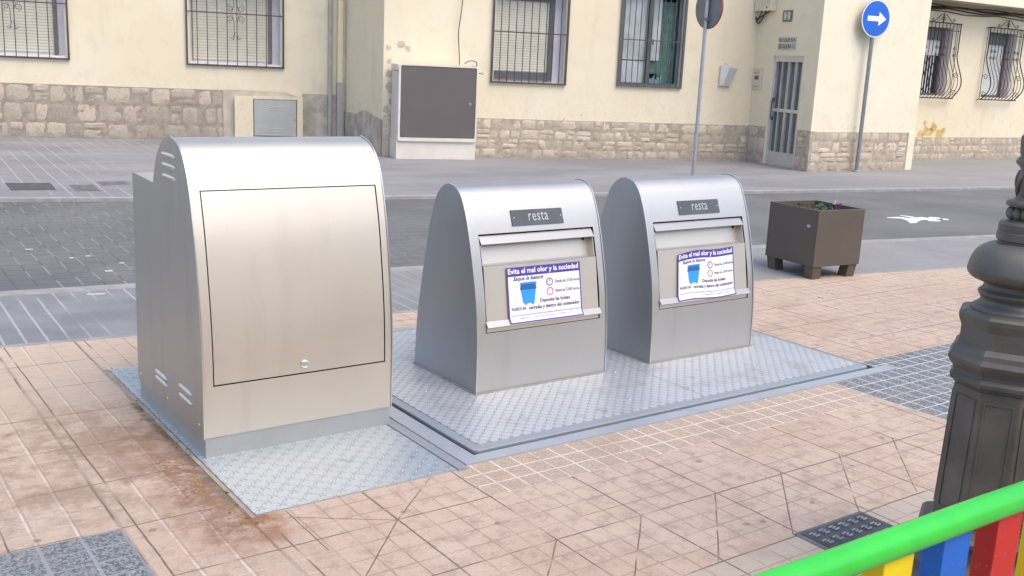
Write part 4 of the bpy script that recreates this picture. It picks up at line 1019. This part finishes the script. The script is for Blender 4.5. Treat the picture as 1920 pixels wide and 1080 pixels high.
# ------------------------------------------------------------------ cast iron street lamp
lx, ly = 2.882, 2.188; va = atan2(ly, lx); T = thing('street_lamp', 'ornate dark cast iron street lamp post with an octagonal base', 'street lamp', (lx, ly, 0))
ph = va + pi / 8; K = 1 / .924
def oct_(prof): return MB().lathe([((r + .016) * K, z) for r, z in prof], 8, (lx, ly), ph, False)
oct_([(.235, 0), (.235, .06), (.222, .075), (.205, .09), (.205, .125), (.185, .145), (.150, .17), (.142, .195), (.150, .212), (.176, .224), (.180, .24), (.168, .252), (.142, .262), (.137, .275)]).build('foot', 'iron', T, bevel=.002)
oct_([(.137, .276), (.127, .74)]).build('pedestal', 'iron', T, bevel=.003)
oct_([(.128, .741), (.133, .748), (.144, .757), (.146, .770), (.137, .782), (.138, .795), (.155, .820), (.159, .832), (.150, .848), (.147, .864), (.133, .880), (.132, .900), (.132, .935), (.142, .962), (.144, .977), (.137, .985), (.120, .990)]).build('pedestal_cornice', 'iron', T, bevel=.0015)
for k in range(8):
    a = ph + pi / 8 + k * pi / 4; nx, ny = cos(a), sin(a); tx, ty = -ny, nx
    m = MB(lambda s, d, z, nx=nx, ny=ny, tx=tx, ty=ty: (lx + nx * ((.153 - .010 * (z - .276) / .464) + d) + tx * s, ly + ny * ((.153 - .010 * (z - .276) / .464) + d) + ty * s, z))
    for q in ((.046, .040),):
        a0, a1 = q; z0, z1 = .32 + (.037 - a0), .70 - (.037 - a0)
        m.box(-a0, a0, -.002, .004, z1 - (a0 - a1), z1); m.box(-a0, a0, -.002, .004, z0, z0 + (a0 - a1)); m.box(-a0, -a1, -.002, .004, z0 + (a0 - a1), z1 - (a0 - a1)); m.box(a1, a0, -.002, .004, z0 + (a0 - a1), z1 - (a0 - a1))
    m.build('panel_moulding', 'iron', T, bevel=.001)
rnd_ = lambda prof, n=40: MB().lathe(spline([(r + (.012 if z < 1.2 else .006), z) for r, z in prof], 4), n, (lx, ly))
rnd_([(.118, .985), (.116, 1.0), (.100, 1.012), (.094, 1.025), (.104, 1.042), (.104, 1.05), (.092, 1.062), (.092, 1.078), (.112, 1.085), (.135, 1.095), (.146, 1.112), (.145, 1.130), (.137, 1.160), (.122, 1.185), (.100, 1.204), (.078, 1.212), (.074, 1.218)]).build('bulb', 'iron', T)
m = MB().lathe([(.080, 1.217), (.087, 1.222), (.087, 1.245), (.084, 1.248), (.085, 1.252), (.085, 1.272), (.080, 1.280), (.060, 1.284), (.056, 1.288)], 40, (lx, ly)); m.build('collar_ring', 'iron', T, auto=30)
m = MB()
for k in range(14):
    a = 2 * pi * k / 14; c_ = (lx + .055 * cos(a), ly + .055 * sin(a))
    m.lathe([(.004, 1.286), (.011, 1.293), (.0145, 1.306), (.011, 1.319), (.004, 1.326)], 8, c_)
m.lathe([(.052, 1.286), (.060, 1.306), (.052, 1.328)], 30, (lx, ly)); m.build('beaded_ring', 'iron', T)
rnd_([(.050, 1.326), (.064, 1.330), (.066, 1.340), (.060, 1.347), (.044, 1.353), (.038, 1.37), (.042, 1.40), (.044, 1.425), (.039, 1.445), (.046, 1.456), (.055, 1.466), (.052, 1.478), (.044, 1.488), (.048, 1.50), (.050, 1.55), (.044, 1.60), (.040, 2.2), (.036, 3.3), (.05, 3.36), (.03, 3.42)]).build('shaft', 'iron', T)
m = MB()
for k in range(8):
    a = k * pi / 4; m.tube(spline([(lx + .042 * cos(a), ly + .042 * sin(a), 1.36), (lx + .052 * cos(a + .3), ly + .052 * sin(a + .3), 1.39), (lx + .050 * cos(a + .6), ly + .050 * sin(a + .6), 1.42), (lx + .044 * cos(a + .8), ly + .044 * sin(a + .8), 1.44)], 4), .006, 5)
m.build('leaf_relief', 'iron', T)
MB().lathe([(.08, 3.42), (.20, 3.85), (.21, 3.86)], 6, (lx, ly), 0, False).build('lantern', 'glass', T); MB().lathe([(.23, 3.861), (.18, 3.95), (.06, 4.08), (.02, 4.2)], 6, (lx, ly), 0, False).build('lantern_roof', 'iron', T)

# ------------------------------------------------------------------ colourful picket fence in front
A0 = Vector((1.12487, 1.163466, 0)); fd = Vector((.98791268, .1550114, 0)); fdn = Vector((-fd.y, fd.x, 0))
def ff(s, y_, z): p = A0 + fd * s + fdn * y_; return (p.x, p.y, z)
T = thing('picket_fence', 'playground fence with a green top rail and red, blue and yellow pickets', 'fence', ff(0, 0, 0), atan2(fd.y, fd.x))
MB(ff).tube([(-1.2 + k * .25, 0, .90 + .001 * sin(k * 2.1)) for k in range(18)], .0275, 24).build('top_rail', 'green', T)
MB(ff).tube([(-1.2, 0, .14), (3.05, 0, .14)], .022, 16).build('bottom_rail', 'green', T)
for s in (-1.2, 3.05): MB(ff).tube([(s, 0, 0), (s, 0, .98)], .04, 16).build('post', 'green', T)
cs = ['yellow', 'blue', 'red']
for k in range(-8, 16):
    s = .25 + .18 * k
    if not -1.15 < s < 3.0: continue
    MB(ff).box(s - .0435, s + .0435, -.010, .034, .06, .888).build('picket', cs[k % 3], T, bevel=.002)

# ------------------------------------------------------------------ covers in the ground
T = thing('manhole_cover', 'dark cast iron utility cover with raised S marks beside the fence', 'manhole cover', fb(.73, -1.18), AZB)
MB(fb).box(.722, 1.13, -1.60, -1.168, -.01, .003).build('cement_surround', 'cover', T)
MB(fb).box(.745, 1.115, -1.57, -1.185, -.01, .0065).build('cover_plate', 'manhole', T)
m = MB(fb)
for i in range(6):
    for j in range(6):
        u, v = .775 + i * .058, -1.22 - j * .062
        s = [(-.018, .010), (.008, .012), (.012, .003), (-.010, -.004), (-.008, -.013), (.018, -.012)]
        m.tube([(u + a, v + b, .009) for a, b in s], .0045, 4)
m.build('raised_marks', 'mark', T)
for pts, mat, lab in (([(-.18, 13.71), (.32, 13.67), (.37, 13.0), (-.11, 13.0)], 'cover_d', 'wide dark rectangular cover in the far pavement, leftmost of three'),
                      ([(.52, 13.46), (.79, 13.46), (.84, 12.88), (.59, 12.86)], 'cover', 'narrow grey cover in the far pavement, middle of three'),
                      ([(.86, 13.75), (1.19, 13.77), (1.23, 13.45), (.90, 13.38)], 'cover', 'pale speckled cover in the far pavement, rightmost of three and nearest the wall')):
    T = thing('access_cover', lab, 'access cover', (pts[0][0], pts[0][1], 0), 0, 'covers in the far pavement')
    cx = sum(p[0] for p in pts) / 4; cy = sum(p[1] for p in pts) / 4
    MB().prism([(cx + (a - cx) * 1.05, cy + (b - cy) * 1.04) for a, b in pts], -.01, .004).build('frame', 'kerb_w', T)
    MB().prism(pts, -.01, .008).build('lid', mat, T)

# ------------------------------------------------------------------ small litter
R = random.Random(21)
for k, (x, y_, L, lab) in enumerate([(.03, 9.39, .02, 'crumpled white paper strip on the dark road, left of the other scraps'), (.34, 8.94, .012, 'small white paper scrap on the dark road, front left of the pair'), (.47, 9.0, .014, 'small white paper scrap on the dark road, right of the pair'),
                                 (.58, 8.35, .02, 'flat white paper scrap on the dark road, nearest the kerb'), (.70, 8.65, .014, 'small white paper scrap on the dark road, beside the large steel housing')]):
    m = MB(); a = R.uniform(-.3, .3); pts = [(-2.6, -.5), (-1, -.7), (.6, -.4), (2.4, -.6), (2.6, .3), (1, .7), (-.8, .4), (-2.5, .6)]
    for z in (0,): m.prism([(x + (p * cos(a) - q * sin(a)) * L * .55, y_ + (p * sin(a) + q * cos(a)) * L * .7) for p, q in pts], -.029, -.022)
    tag(m.build('paper_scrap', 'debris'), lab, 'litter', 'paper scraps on the road')
m = MB(); a = .1; m.prism([(.43 + p * .02, 7.44 + q * .016) for p, q in ((-3, -.3), (0, -.7), (3, -.2), (3, .5), (0, .3), (-3, .6))], 0, .006); tag(m.build('paper_scrap', 'debris'), 'white paper strip on the near grey block paving by the kerb', 'litter')
m = MB(fb)
for k in range(70):
    if k < 36: u, v = R.uniform(-1.03, -.96), R.uniform(-.1, 1.5)
    else: u, v = R.uniform(2.8, 5), R.uniform(1, 3)
    L = R.uniform(.004, .011) * (1.4 if k >= 36 else 1); b = R.uniform(0, 6.28); q = R.uniform(.3, .5)
    m.poly([(u + L * cos(b), v + L * sin(b), .003), (u - q * L * sin(b), v + q * L * cos(b), .007), (u - L * cos(b), v - L * sin(b), .004), (u + q * L * sin(b), v - q * L * cos(b), .006)])
tag(m.build('leaf_litter', 'dleaf'), 'tiny dry leaf bits scattered on the pink paving', 'leaf litter', kind='stuff')
